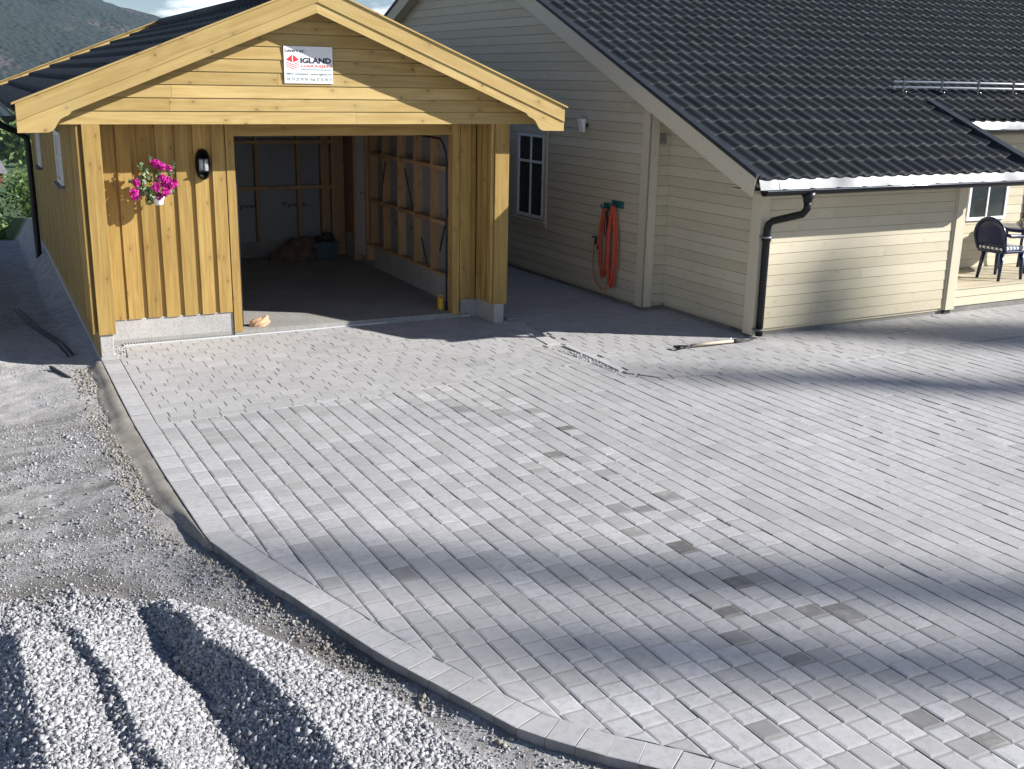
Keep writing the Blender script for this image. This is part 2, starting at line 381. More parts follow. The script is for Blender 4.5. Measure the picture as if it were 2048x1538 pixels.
def fbm(x, y, s, o=4, seed=0): return sum(vnoise(x, y, s*2**k, seed+k)/2**k for k in range(o))/(2-2**(1-o))
# gravel ridges: columns are control lines across x, given at three y stations
YS = [-8.6, -7.8, -7.35, -6.75, -6.1, -5.7]
GX = {
    'a': (-3.3,)*6, 'b': (-2.86, -2.86, -2.85, -2.84, -2.82, -2.80), 'c': (-2.49, -2.50, -2.505, -2.51, -2.55, -2.60), 'd': (-2.13, -2.16, -2.19, -2.24, -2.36, -2.45), 'e': (-1.98, -2.05, -2.11, -2.20, -2.31, -2.36),
    'f': (-1.80, -1.80, -1.82, -1.87, -1.96, -2.02), 'g': (-1.66, -1.70, -1.74, -1.83, -1.94, -2.00), 'h': (-1.28, -1.43, -1.49, -1.69, -1.83, -1.92), 'i': (-.90, -1.10, -1.22, -1.42, -1.68, -1.80), 'j': (-.60, -.86, -1.0, -1.30, -1.6, -1.7)}
GH = dict(a=-.05, b=-.12, c=.07, d=.005, e=.045, f=-.10, g=-.115, h=.05, i=-.03, j=-.07)
def gravel_h(x, y):
    x = np.asarray(x, float); y = np.asarray(y, float)
    xx = x+(fbm(x, y, 3.5, 3, 5)-.5)*.09
    cols = [np.interp(y, YS, v[:]) for v in GX.values()]; hs = list(GH.values())
    z = np.full(x.shape, hs[0])
    for k in range(len(cols)-1):
        a, b = cols[k], cols[k+1]; t = np.clip((xx-a)/(b-a), 0, 1); m_ = xx >= a
        z = np.where(m_, hs[k]+(hs[k+1]-hs[k])*t, z)
    return z
def height(x, y):
    x = np.asarray(x, float); y = np.asarray(y, float)
    z = -.085+(fbm(x, y, 1.3, 5, 1)-.5)*.09+(fbm(x, y, 7, 3, 9)-.5)*.018
    fade = np.clip((-5.75-y+(fbm(x, y, 3, 3, 2)-.5)*.5)/1.0, 0, 1); fade = fade*fade*(3-2*fade)
    z = z+.05*np.clip((x-edge_x(y)+.30)/.25, 0, 1)*np.clip((-5.2-y)/.3, 0, 1)+.035*np.clip((x-edge_x(y)+.75)/.45, 0, 1)*np.clip((y+5.5)/.3, 0, 1)*np.clip((-.3-y)/.4, 0, 1)
    left = np.clip((edge_x(y)-x)/.25, 0, 1)
    z = z*(1-fade*left)+gravel_h(x, y)*fade*left
    # ground beside the garage sinks towards the back
    z = z-np.clip(y+.2, 0, 14)*.036*np.clip((-1.5-x)/.3, 0, 1)
    # soft bank by the path at the left garage wall
    z = z+.10*np.exp(-((x+2.6)/.35)**2)*np.clip(y+.3, 0, 1)
    # mortar haunch side is a separate mesh; under the paving keep well below
    inside = np.clip((x-edge_x(y)-.02)/.05, 0, 1)*(y > -11)*(y < 30)*(x < 14)
    z = np.where(inside > 0, z*(1-inside)+(-.10)*inside, z)
    # valley beyond the plot
    far = np.interp(y, [12, 15, 40, 120, 200, 400, 1000, 6000], [0, -.35, -3.2, -9, -13.5, -19, -26, -30])
    return z+far
xs = np.unique(np.concatenate([np.arange(-4.2, -.2, .03), np.arange(-.2, 14, .5), [14, 18, 25, 40, 70, 130, 250, 500, 1000, 2500, 5000], -np.array([4.5, 5, 6, 8, 11, 16, 25, 40, 70, 130, 250, 500, 1000, 2500, 5000])]))
ys = np.unique(np.concatenate([np.arange(-10, 1.5, .03), np.arange(1.5, 16, .15), [17, 19, 22, 26, 32, 40, 60, 90, 120, 160, 200, 280, 400, 700, 1000, 2000, 3500, 6000], [-11, -12, -14, -18, -25, -40, -80, -200, -1000, -4000]]))
GXX, GYY = np.meshgrid(xs, ys); ZZ = height(GXX, GYY)
V = np.stack([GXX.ravel(), GYY.ravel(), ZZ.ravel()], 1); nx, ny = len(xs), len(ys)
I = np.arange(nx*ny).reshape(ny, nx)
Q = np.stack([I[:-1, :-1].ravel(), I[:-1, 1:].ravel(), I[1:, 1:].ravel(), I[1:, :-1].ravel()], 1)
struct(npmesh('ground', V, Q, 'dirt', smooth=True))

# ---------------------------------------------------------------- stones
def rock_template():
    t = (1+5**.5)/2
    v = np.array([(-1, -1, -1), (1, -1, -1), (1, 1, -1), (-1, 1, -1), (-1, -1, 1), (1, -1, 1), (1, 1, 1), (-1, 1, 1)], float)*.72
    return v, np.array([(3, 2, 1, 0), (4, 5, 6, 7), (0, 1, 5, 4), (1, 2, 6, 5), (2, 3, 7, 6), (3, 0, 4, 7)])
    v = np.array([(-1, t, 0), (1, t, 0), (-1, -t, 0), (1, -t, 0), (0, -1, t), (0, 1, t), (0, -1, -t), (0, 1, -t), (t, 0, -1), (t, 0, 1), (-t, 0, -1), (-t, 0, 1)], float); v /= np.linalg.norm(v[0])
    f = np.array([(0, 11, 5), (0, 5, 1), (0, 1, 7), (0, 7, 10), (0, 10, 11), (1, 5, 9), (5, 11, 4), (11, 10, 2), (10, 7, 6), (7, 1, 8), (3, 9, 4), (3, 4, 2), (3, 2, 6), (3, 6, 8), (3, 8, 9), (4, 9, 5), (2, 4, 11), (6, 2, 10), (8, 6, 7), (9, 8, 1)])
    return v, f
def stones(name, P, size, mat='stone', seed=3):
    r = np.random.RandomState(seed); v, f = rock_template(); n = len(P)
    size = np.broadcast_to(size, (n,))
    q = r.normal(size=(n, 4)); q /= np.linalg.norm(q, axis=1)[:, None]; a, b, c, d = q.T
    Rm = np.stack([1-2*(c*c+d*d), 2*(b*c-a*d), 2*(b*d+a*c), 2*(b*c+a*d), 1-2*(b*b+d*d), 2*(c*d-a*b), 2*(b*d-a*c), 2*(c*d+a*b), 1-2*(b*b+c*c)], 1).reshape(n, 3, 3)
    sc = r.uniform(.55, 1.25, (n, 1, 3))*size[:, None, None]
    vv = (v[None]+r.uniform(-.34, .34, (n, 8, 3)))*sc
    vv = np.einsum('nij,nkj->nki', Rm, vv)+P[:, None, :]
    ff = f[None]+(np.arange(n)*8)[:, None, None]
    at = np.repeat(r.beta(1.6, 1.5, n), 6)
    return npmesh(name, vv.reshape(-1, 3), ff.reshape(-1, 4), mat, at)
# the heap of crushed stone (uncountable)
n = 360000
x = nr.uniform(-3.35, .0, n); y = nr.uniform(-9.3, -5.65, n)
fade = np.clip((-5.75-y+(fbm(x, y, 3, 3, 2)-.5)*.5)/.55, 0, 1)
lim = np.interp(y, [-8.6, -8.2, -7.56, -6.92, -6.22, -5.93, -5.73], [-.66, -.77, -.98, -1.28, -1.64, -1.95, -2.25])+.10*(fbm(x, y, 4, 2, 8)-.5)
keep = (nr.uniform(size=n) < np.clip(fade*1.5, 0.03, 1)) & (x < lim)
# keep only what lies near the view
keep &= (x > -3.15) & (y > -7.41-.46*(x+2.67)-.7)
x, y = x[keep], y[keep]; z = height(x, y)+nr.uniform(-.008, .014, len(x))
struct(stones('gravel', np.stack([x, y, z], 1), .0070*np.minimum(nr.lognormal(0, .45, len(x)), 2.6)), 'stuff')
# loose gravel over the trodden dirt
n = 90000
x = nr.uniform(-3.3, -.3, n); y = nr.uniform(-8.6, 2, n)
d = fbm(x, y, 1.6, 4, 21); keep = (d+nr.uniform(-.25, .25, n)+(y < -4.2)*.10-(y > -2.2)*.22 > .56) & (x < edge_x(y)-.04-.16*(y > -5.3))
x, y = x[keep], y[keep]
struct(stones('gravel', np.stack([x, y, height(x, y)+.002], 1), .0038*np.minimum(nr.lognormal(0, .45, len(x)), 2.4), seed=5), 'stuff')
n = 75; x = nr.uniform(-3.0, -1.75, n); y = nr.uniform(-5.2, -2.6, n); 
struct(stones('gravel', np.stack([x, y, height(x, y)+.004], 1), .012*np.minimum(nr.lognormal(0, .35, n), 1.5), seed=6), 'stuff')
y = nr.uniform(-5.5, -.7, 3400); y = y[fbm(y, y*0, 2.2, 3, 50)+nr.uniform(-.2, .2, 3400) > .55]; x = edge_x(y)-.13-.20*nr.beta(1.6, 2.2, len(y))
struct(stones('gravel', np.stack([x, y, height(x, y)+.002], 1), .0050*np.minimum(nr.lognormal(0, .6, len(y)), 3.2), 'clod', seed=16), 'stuff')
y = nr.uniform(-8.9, -5.4, 3000); y = y[fbm(y, y*0, 2.6, 3, 51)+nr.uniform(-.2, .2, 3000) > .52]; x = edge_x(y)-.02-.20*nr.beta(1.2, 2.2, len(y))
struct(stones('gravel', np.stack([x, y, height(x, y)+.002], 1), .0045*np.minimum(nr.lognormal(0, .6, len(y)), 3.2), 'clod', seed=17), 'stuff')
# gravel-filled wedge between the two pavings, and the corner by the left pier
def tri_pts(tri, n):
    a = nr.uniform(size=(n, 2)); s = a.sum(1) > 1; a[s] = 1-a[s]; T = np.array(tri, float)
    return T[0]+(T[1]-T[0])*a[:, :1]+(T[2]-T[0])*a[:, 1:]
p = np.concatenate([tri_pts([(2.86, -1.80), (3.10, -2.22), (3.03, -2.97)], 1500), tri_pts([(-1.36, -.05), (-1.25, -.03), (-1.30, -.46)], 260), tri_pts([(-1.36, -.05), (-1.40, -.46), (-1.30, -.46)], 260)])
struct(stones('gravel', np.column_stack([p, np.full(len(p), -.012)+nr.uniform(-.006, .006, len(p))]), .0085*nr.lognormal(0, .25, len(p)), seed=8), 'stuff')

# ---------------------------------------------------------------- paving
def inside(P, poly):
    x, y = P; c = False; j = len(poly)-1
    for i in range(len(poly)):
        xi, yi = poly[i]; xj, yj = poly[j]
        if (yi > y) != (yj > y) and x < (xj-xi)*(y-yi)/(yj-yi)+xi: c = not c
        j = i
    return c
def seg_hit(a, b, q):
    # does segment a-b cross any edge of quad q
    def o(p, q_, r): return (q_[0]-p[0])*(r[1]-p[1])-(q_[1]-p[1])*(r[0]-p[0])
    for i in range(len(q)):
        c, d = q[i], q[(i+1) % len(q)]
        if o(a, b, c)*o(a, b, d) < 0 and o(c, d, a)*o(c, d, b) < 0: return True
    return False
def clip_half(q, a, b):   # keep left of a->b
    out = []
    for i in range(len(q)):
        p, r = q[i], q[(i+1) % len(q)]
        dp = (b[0]-a[0])*(p[1]-a[1])-(b[1]-a[1])*(p[0]-a[0]); dr = (b[0]-a[0])*(r[1]-a[1])-(b[1]-a[1])*(r[0]-a[0])
        if dp >= 0: out.append(p)
        if dp*dr < 0: t = dp/(dp-dr); out.append((p[0]+(r[0]-p[0])*t, p[1]+(r[1]-p[1])*t))
    return out
def clip_poly(q, poly):   # poly ccw
    ins = [inside(p, poly) for p in q]; cx = sum(p[0] for p in q)/len(q); cy = sum(p[1] for p in q)/len(q)
    hits = [(poly[i], poly[(i+1) % len(poly)]) for i in range(len(poly)) if seg_hit(poly[i], poly[(i+1) % len(poly)], q)]
    if not hits: return q if inside((cx, cy), poly) else None
    for a, b in hits:
        q = clip_half(q, a, b)
        if len(q) < 3: return None
    return q
PV, PF, PC = [], [], []
def block(q, h, gx, gy, bev, col, side=None):
    """q: ccw polygon; gx, gy half joint; one bevelled paver appended to the paving mesh"""
    n = len(q); cx = sum(p[0] for p in q)/n; cy = sum(p[1] for p in q)/n
    area = abs(sum(q[i][0]*q[(i+1) % n][1]-q[(i+1) % n][0]*q[i][1] for i in range(n)))/2
    if area < .0003: return
    def ins(d_x, d_y):
        o = []
        for p in q:
            dx, dy = p[0]-cx, p[1]-cy; L = math.hypot(dx, dy)+1e-9
            o.append((p[0]-math.copysign(min(d_x, abs(dx)*.8), dx), p[1]-math.copysign(min(d_y, abs(dy)*.8), dy)))
        return o
    tx, ty = rnd.gauss(0, .008), rnd.gauss(0, .008); h += rnd.gauss(0, .0007)
    def Z(p): return h+(p[0]-cx)*tx+(p[1]-cy)*ty
    o = ins(gx, gy); i_ = ins(gx+bev, gy+bev); b = len(PV)
    jit = [(rnd.gauss(0, bev*.12), rnd.gauss(0, bev*.12)) for _ in q]
    for p, j in zip(i_, jit): PV.append((p[0]+j[0], p[1]+j[1], Z(p)))
    for p in o: PV.append((p[0], p[1], Z(p)-min(bev*.28, .003)))
    for p in o: PV.append((p[0], p[1], h-.075))
    fs = [tuple(b+k for k in range(n))]
    for r_ in (0, 1):
        for k in range(n): fs.append((b+r_*n+k, b+(r_+1)*n+k, b+(r_+1)*n+(k+1) % n, b+r_*n+(k+1) % n))
    rim = (max(0, col[0]-(.20 if bev > .008 else .05)), col[1]*.9, col[2]*.4, 1)
    PF.extend(fs); PC.extend([col]+[rim]*n+[side or rim]*n)
LEAN = .03
UP = [(-1.37, -.50), (-1.28, -.46), (-1.25, -.085), (2.76, -.01), (2.80, -.46), (2.99, -.50), (2.99, -1.0), (2.91, -1.80), (2.66, -1.80), (2.78, -2.55), (2.40, -2.62), (.9, -2.78), (-.1, -2.84), (-1.366, -2.96)]
UP = UP[::-1]
# ccw check
def ccw(p): return sum(p[i][0]*p[(i+1) % len(p)][1]-p[(i+1) % len(p)][0]*p[i][1] for i in range(len(p))) > 0
inner = []
for i, (ex_, ey_) in enumerate(EDGE):
    a = EDGE[max(i-1, 0)]; b = EDGE[min(i+1, len(EDGE)-1)]; d = Vector((b[0]-a[0], b[1]-a[1])).normalized(); nn = Vector((-d.y, d.x))
    inner.append((ex_+nn.x*.17, ey_+nn.y*.17))
# main area with rows running away from the camera
MAIN = [(-1.366, -2.96), (-.1, -2.84), (.9, -2.78), (2.40, -2.62), (2.78, -2.55), (2.66, -1.80), (2.86, -1.80), (3.02, -2.99), (3.12, -3.13), (3.3, -3.30), (3.95, -3.46), (5.5, -3.50), (7.1, -3.40), (8.3, -3.38), (14, -3.4), (14, -12)]
MAIN = MAIN+[inner[-1]]+[p for p in inner[::-1] if p[1] < -2.97]
if ccw(MAIN) is False: MAIN = MAIN[::-1]
if ccw(UP) is False: UP = UP[::-1]
HOUSEP = [(3.07, 13), (14, 13), (14, -3.38), (8.3, -3.36), (7.1, -3.38), (5.5, -3.48), (3.95, -3.44), (3.3, -3.28), (3.08, -3.02)]
if ccw(HOUSEP) is False: HOUSEP = HOUSEP[::-1]
def tone(x, y, mixed):
    t = .5+.30*(fbm(x, y, .8, 3, 31)-.5)*2+rnd.gauss(0, .11 if not mixed else .21); k = 0.
    if mixed:
        # a scatter of darker stones, thickest along the seam between the two batches
        s = x-(1.35-.10*(-y-5)); pr = .008+.15*math.exp(-(s/.45)**2)
        if rnd.random() < pr: k = rnd.uniform(.6, 1)
        elif rnd.random() < .10+.35*math.exp(-(s/.7)**2): t -= rnd.uniform(.2, .45)
    return (min(1, max(0, t)), k, rnd.random()*(1 if mixed else .5), 1)
PITCH = .1405
x0 = -1.375
for i in range(-1, 112):
    xa = x0+i*PITCH
    y = -2.0+rnd.random()*.2 if xa < 2.5 else -1.5
    while y > -11.2:
        cxm = xa+PITCH/2-LEAN*(y+3)
        mixed = cxm < 1.75+.02*(-y-3)
        L = rnd.choice((.105, .14, .14, .175, .21)) if mixed else .21
        if cxm > 14: break
        q = [(xa-LEAN*(yy+3)+dx, yy) for yy, dx in ((y-L, 0), (y-L, PITCH), (y, PITCH), (y, 0))]
        y -= L
        if q[0][1] < -9.8 and (cxm > 4 or cxm < -1): continue
        q = clip_poly(q, MAIN)
        if q: block(q, rnd.gauss(0, .0012), .0034 if mixed else .0042, (.0026 if mixed else .0012), rnd.uniform(.009, .017) if mixed else .005, tone(cxm, y, mixed))
# courses parallel to the garage front, and the house walk
for (poly, ya, yb, xa_, xb_, hz) in ((UP, .1, -3.05, -1.6, 3.1, .0), (HOUSEP, 6.5, -3.6, 3.0, 13.0, .003)):
    y = ya; rowi = 0
    while y > yb:
        rowi += 1; x_ = xa_+(rowi % 2)*.105+(rowi//2 % 3)*.05+rnd.gauss(0, .02)
        while x_ < xb_:
            L = .21+rnd.gauss(0, .003)
            q = clip_poly([(x_, y-.137), (x_+L, y-.137), (x_+L, y), (x_, y)], poly); x_ += L
            if q and (poly is UP or y < 1 or x_ < 5.3):
                c = tone(x_, y, False)
                block(q, hz+rnd.gauss(0, .0008), .0032, .0010, .004, (c[0]*.9 if poly is UP else c[0]*.8, 0, c[2], 1))
        y -= .137
# border course (soldiers) along the left edge
pts = [Vector(p) for p in EDGE]
acc = 0; step = .142
def at_len(s, P):
    for a, b in zip(P, P[1:]):
        a, b = Vector(a), Vector(b); d = (b-a).length
        if s <= d: return a+(b-a)*(s/d), (b-a).normalized()
        s -= d
    return None, None
s = 0
while True:
    a, da = at_len(s, EDGE); b, db = at_len(s+step, EDGE)
    if b is None: break
    na, nb = Vector((-da.y, da.x)), Vector((-db.y, db.x))
    # smooth the turn
    qa, qb = a+na*.168, b+nb*.168
    q = [(a.x, a.y), (b.x, b.y), (qb.x, qb.y), (qa.x, qa.y)]
    if not ccw(q): q = q[::-1]
    block(q, .002, .0022, .0022, .006, (rnd.uniform(.35, .8), 0, rnd.random()*.6, 1), (.3, rnd.uniform(.75, 1), 0, 1)); s += step
# kerb stones: pale slabs at the seam and the curved edge
seam = [(3.0, -.62), (3.03, -1.3), (3.06, -2.0), (3.09, -2.55), (3.07, -2.96)]
curve = [(3.04, -3.01), (3.16, -3.16), (3.32, -3.27), (3.6, -3.36), (3.95, -3.42), (4.6, -3.46)]
for path, wd, st, cl in (([(2.955, -.50), (2.96, -1.0), (2.90, -1.78)], .165, .30, .8), ([(3.045, -1.79), (3.065, -2.4), (3.055, -2.96)], .07, .38, .85)):
    s = 0
    while True:
        a, da = at_len(s, path); b, db = at_len(s+st, path)
        if b is None: break
        na, nb = Vector((-da.y, da.x)), Vector((-db.y, db.x))
        q = [(a.x, a.y), (b.x, b.y), ((b+nb*wd).x, (b+nb*wd).y), ((a+na*wd).x, (a+na*wd).y)]
        q = q if ccw(q) else q[::-1]; block(q, .008, .001, .0015, .005, (cl, 0, .2, 1)); s += st
me = bpy.data.meshes.new('paving'); me.from_pydata(PV, [], PF)
at = me.attributes.new('rnd', 'FLOAT_COLOR', 'FACE'); at.data.foreach_set('color', [c for t in PC for c in t])
me.materials.append(M['paver']); po = bpy.data.objects.new('paving', me); C.objects.link(po); struct(po)
# jointing sand under the blocks
bed = [p for p in EDGE]+[(14, -10.4), (14, 13), (3.0, 13), (3.0, .05), (-1.4, .0)]
bm = MB(); e2 = [(p[0]+.03, p[1]) for p in EDGE]+[(14, -10.4), (14, 13), (3.0, 13), (3.0, .06), (-1.4, .06)]
bm.add([(p[0], p[1], -.009) for p in e2], [tuple(range(len(e2)))]); struct(bm.build('joint_sand', 'joint'))
# mortar haunch outside the border
def haunch():
    vs, fs = [], []; ysh = np.linspace(-.62, -5.5, 170); prof = [0, .12, .3, .5, .7, .88, 1.]
    for y_ in ysh:
        wv = .11+.17*float(fbm(1, y_, 1.9, 2, 4)); wv *= min(1, (-y_-.35)/.5)*min(1, (y_+5.5)/.9)
        for t in prof:
            x_ = float(edge_x(y_))-.002-wv*t
            lump = .014*float(fbm(t*2.2, y_, 3.3, 3, 6))*math.sin(math.pi*t)
            z_ = -.006-.05*t**1.8+lump*1.3; k_b = min(1, max(0, (t-.4)/.4)); z_ = z_*(1-k_b)+(float(height(x_, y_))+.006)*k_b
            if t == 1.: z_ = float(height(x_, y_))-.012
            vs.append((x_, y_, z_))
    k = len(prof)
    for i in range(len(ysh)-1):
        for j in range(k-1): fs.append((i*k+j, i*k+j+1, (i+1)*k+j+1, (i+1)*k+j))
    b = MB(); b.add(vs, fs, None, .5, True); return b
struct(haunch().build('mortar_haunch', 'haunch'))

# ---------------------------------------------------------------- garage
XL, XR, YF = -1.54, 2.99, -.47          # outer left / right, front of the side walls
GL = 8.3                                # back of the garage
RX, RZ, RS = .72, 3.644, .407           # ridge x, top of barge at ridge, roof slope
EL, ER = -2.10, 3.54
def rz(x): return RZ-RS*abs(x-RX)
G = thing('garage', 'yellow pine garage with open doorway and dark tiled gable roof', 'garage', (0, 0, 0))
BP = .1855
# front wall cladding: wide boards over a recessed layer, left of the door
b = MB(); b.box(-1.44, -.085, .012, .04, .27, 2.30, (0, 0, 1))
for i, xx in enumerate([-1.44+.0, -1.18, -.98, -.795, -.605, -.42, -.235]):
    x1 = min(xx+.135, -.09); 
    if i == 0: x1 = xx+.235
    b.box(xx, x1, -.012, .011, .262+rnd.uniform(-.004, .004), 2.30, (0, 0, 1))
b.build('front_wall', 'pine', G)
b = MB(); b.box(-.088, 0, -.016, .10, .035, 2.30, (0, 0, 1)); b.build('door_jamb', 'pine', G)
b = MB(); b.box(2.5, 2.59, -.016, .10, .035, 2.30, (0, 0, 1)); b.build('door_jamb', 'pine', G)
b = MB(); b.box(0, 2.5, -.014, .10, 2.142, 2.30, (1, 0, 0)); b.build('lintel', 'pine', G)
b = MB(); b.box(2.591, 2.81, .012, .05, .20, 2.30, (0, 0, 1)); b.box(2.60, 2.73, -.010, .011, .22, 2.30, (0, 0, 1)); b.build('front_wall', 'pine', G)
# niche walls either side (inner faces) and the posts in front
for (xa, xb, s_) in ((XL+.03, -1.395, 1), (2.83, XR-.03, -1)):
    b = MB(); b.box(xa, xb, YF+.03, -.0, .235, 2.29, (0, 0, 1))
    xi = xb if s_ > 0 else xa
    for k in range(3):
        y0 = YF+.035+k*.155; b.box(min(xi, xi+s_*.022), max(xi, xi+s_*.022), y0+.0, y0+.105, .225, 2.29, (0, 0, 1))
    b.build('niche_wall', 'pine', G)
b = MB(); b.box(-1.535, -1.37, YF-.035, YF+.026, .228, 2.285, (0, 0, 1)); b.build('corner_post', 'pine', G, .004)
b = MB(); b.box(2.815, 2.99, YF-.035, YF+.026, .228, 2.285, (0, 0, 1)); b.box(2.775, 2.812, YF-.012, YF+.045, .232, 2.285, (0, 0, 1)); b.build('corner_post', 'pine', G, .004)
# left side wall, boards along y
b = MB(); b.box(XL+.004, XL+.03, YF+.03, GL, .0, 2.30, (0, 0, 1))
y = YF+.028
i = 0
while y < GL-.1:
    wd = .075 if i == 0 else .125
    zb = .245-.026*max(0, y); b.box(XL-.020, XL+.003, y, y+wd, zb, 2.30, (0, 0, 1)); y += wd+(.075 if i == 0 else .062); i += 1
b.box(XL-.045, XL-.022, YF-.012, YF+.02, .24, 2.30, (0, 0, 1))
lw = b.build('side_wall', 'pine', G)
b = MB(); b.box(XR-.029, XR-.004, YF+.03, 3.35, .1, 2.30, (0, 0, 1)); b.box(XR-.029, XR-.004, 4.05, GL, .1, 2.30, (0, 0, 1)); b.box(XR-.029, XR-.004, 3.35, 4.05, 2.05, 2.30, (0, 0, 1))
y = YF+.03
while y < GL-.1:
    if not (3.22 < y < 4.05): b.box(XR-.003, XR+.018, y, y+.125, .2, 2.30, (0, 0, 1))
    y += .187
b.build('side_wall', 'pine', G)
b = MB(); b.box(XL, XR, GL, GL+.03, 0, 2.3, (0, 0, 1)); b.prism([(XL, 2.3), (XR, 2.3), (RX, rz(RX)-.3)], 'y', GL, GL+.03, (0, 0, 1)); b.build('back_wall', 'pine', G)
# concrete plinth
b = MB()
b.box(-1.525, -1.40, YF-.01, .0, -.12, .229); b.box(-1.40, -.092, .004, .12, -.12, .268); b.box(-1.525, -1.42, .0, GL, -.6, .25)
b.box(2.84, 2.965, YF-.005, .06, -.12, .226); b.box(2.62, 2.84, .02, .14, -.12, .20); b.box(2.72, 2.965, .062, 3.42, -.12, .40); b.box(2.72, 2.965, 4.02, 4.9, -.12, .40)
b.build('plinth', 'conc', G, .006)
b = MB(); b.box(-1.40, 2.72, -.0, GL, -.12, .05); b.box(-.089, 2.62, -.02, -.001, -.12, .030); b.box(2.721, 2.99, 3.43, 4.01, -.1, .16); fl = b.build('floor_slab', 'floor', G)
# gable cladding boards
GY = -.50
b = MB(); z = 2.283; BH = .1265; i = 0
while z < 3.34:
    z1 = z+BH-.006; 
    def lim(zz): return max(0, (RZ-.21-zz)/RS)
    h0, h1 = min(lim(z), 2.60), min(lim(z1), 2.60)
    if h0 > .02:
        # butt joints along the course
        cuts = [-99]+sorted(rnd.uniform(-1.8, 2.8) for _ in range(1 if i < 5 else 0))+[99]
        for ca, cb in zip(cuts, cuts[1:]):
            xa0, xb0 = max(RX-h0, ca), min(RX+h0, cb); xa1, xb1 = max(RX-h1, ca), min(RX+h1, cb)
            if ca > -90: xa0 += .002; xa1 += .002
            if xb0-xa0 < .03: continue
            xb1 = max(xb1, xa1+.001)
            b.hexa([(xa0, GY-.006, z), (xb0, GY-.006, z), (xb0, GY+.02, z), (xa0, GY+.02, z), (xa1, GY+.004, z1), (xb1, GY+.004, z1), (xb1, GY+.02, z1), (xa1, GY+.02, z1)], (1, 0, 0))
    z += BH; i += 1
b.prism([(RX-2.55, 2.30), (RX+2.55, 2.30), (RX, RZ-.27)], 'y', GY+.021, GY+.035, (1, 0, 0), .1)
b.build('gable_cladding', 'pine_pale', G)
b = MB(); b.box(-1.93, 3.37, GY+.036, .16, 2.302, 2.325, (1, 0, 0)); b.build('soffit', 'pine', G)
# barge boards, front and back
def rake(b, y0, y1, z_hi, z_lo, xa, xb, a=None):
    for x_0, x_1 in ((xa, RX), (RX, xb)):
        P = [(x_0, y0, rz(x_0)-z_lo), (x_1, y0, rz(x_1)-z_lo), (x_1, y1, rz(x_1)-z_lo), (x_0, y1, rz(x_0)-z_lo), (x_0, y0, rz(x_0)-z_hi), (x_1, y0, rz(x_1)-z_hi), (x_1, y1, rz(x_1)-z_hi), (x_0, y1, rz(x_0)-z_hi)]
        b.hexa(P, (x_1-x_0, 0, rz(x_1)-rz(x_0)), a)
YB = -.78
for sgn, xe in ((-1, EL), (1, ER)):
    f = lambda x_: RX+sgn*x_
    he = abs(xe-RX)
    # upper board
    b = MB(); xa, xb = (xe, RX) if sgn < 0 else (RX, xe)
    P = lambda yy, x_, dz: (x_, yy, rz(x_)-dz)
    def board(b, x_a, x_b, y0, y1, hi, lo):
        b.hexa([P(y0, x_a, lo), P(y0, x_b, lo), P(y1, x_b, lo), P(y1, x_a, lo), P(y0, x_a, hi), P(y0, x_b, hi), P(y1, x_b, hi), P(y1, x_a, hi)], (x_b-x_a, 0, rz(x_b)-rz(x_a)))
    board(b, xa, xb, YB, YB+.026, .018, .180); ub = b.build('barge_board', 'pine_pale', G, .003)
    # top cap
    b = MB(); ca, cb = (xa-.03, xb) if sgn < 0 else (xa, xb+.03); board(b, ca, cb, YB-.018, YB+.075, .0, .017); b.build('barge_cap', 'pine_pale', ub)
    # lower board with its scrolled tail
    yb0 = YB+.014; b = MB()
    xt = RX+sgn*(he-.47)       # where the tail scroll starts
    xa2, xb2 = (xt, RX) if sgn < 0 else (RX, xt)
    board(b, xa2, xb2, yb0, yb0+.024, .181, .279)
    zend = rz(xe)-.279; tail = []
    ctrl = [(0, zend), (.26, zend+.004), (.30, zend+.02), (.325, zend+.05), (.345, zend+.085), (.37, zend+.12), (.41, zend+.145), (.44, zend+.155), (.467, rz(xt)-.279-.012), (.47, rz(xt)-.279)]
    low = [(xe-sgn*d_, z_) for d_, z_ in ctrl]; hi = [(x_, rz(x_)-.181) for x_, _ in reversed(low)]
    poly = low+hi; b.prism(poly, 'y', yb0, yb0+.024, (sgn*-1, 0, RS)); b.build('lower_barge_board', 'pine_pale', ub)
b = MB(); rake(b, GL+.35, GL+.38, .0, .26, EL, ER); rake(b, GL+.30, GL+.40, -.02, -.001, EL, ER); b.build('barge_board', 'pine_pale', G)
# underside of the roof overhang
b = MB()
for x_0, x_1 in ((EL+.03, RX), (RX, ER-.03)):
    b.hexa([(x_0, YB+.04, rz(x_0)-.15), (x_1, YB+.04, rz(x_1)-.15), (x_1, GL+.3, rz(x_1)-.15), (x_0, GL+.3, rz(x_0)-.15), (x_0, YB+.04, rz(x_0)-.13), (x_1, YB+.04, rz(x_1)-.13), (x_1, GL+.3, rz(x_1)-.13), (x_0, GL+.3, rz(x_0)-.13)], (0, 1, 0))
b.build('roof_deck', 'pine', G)
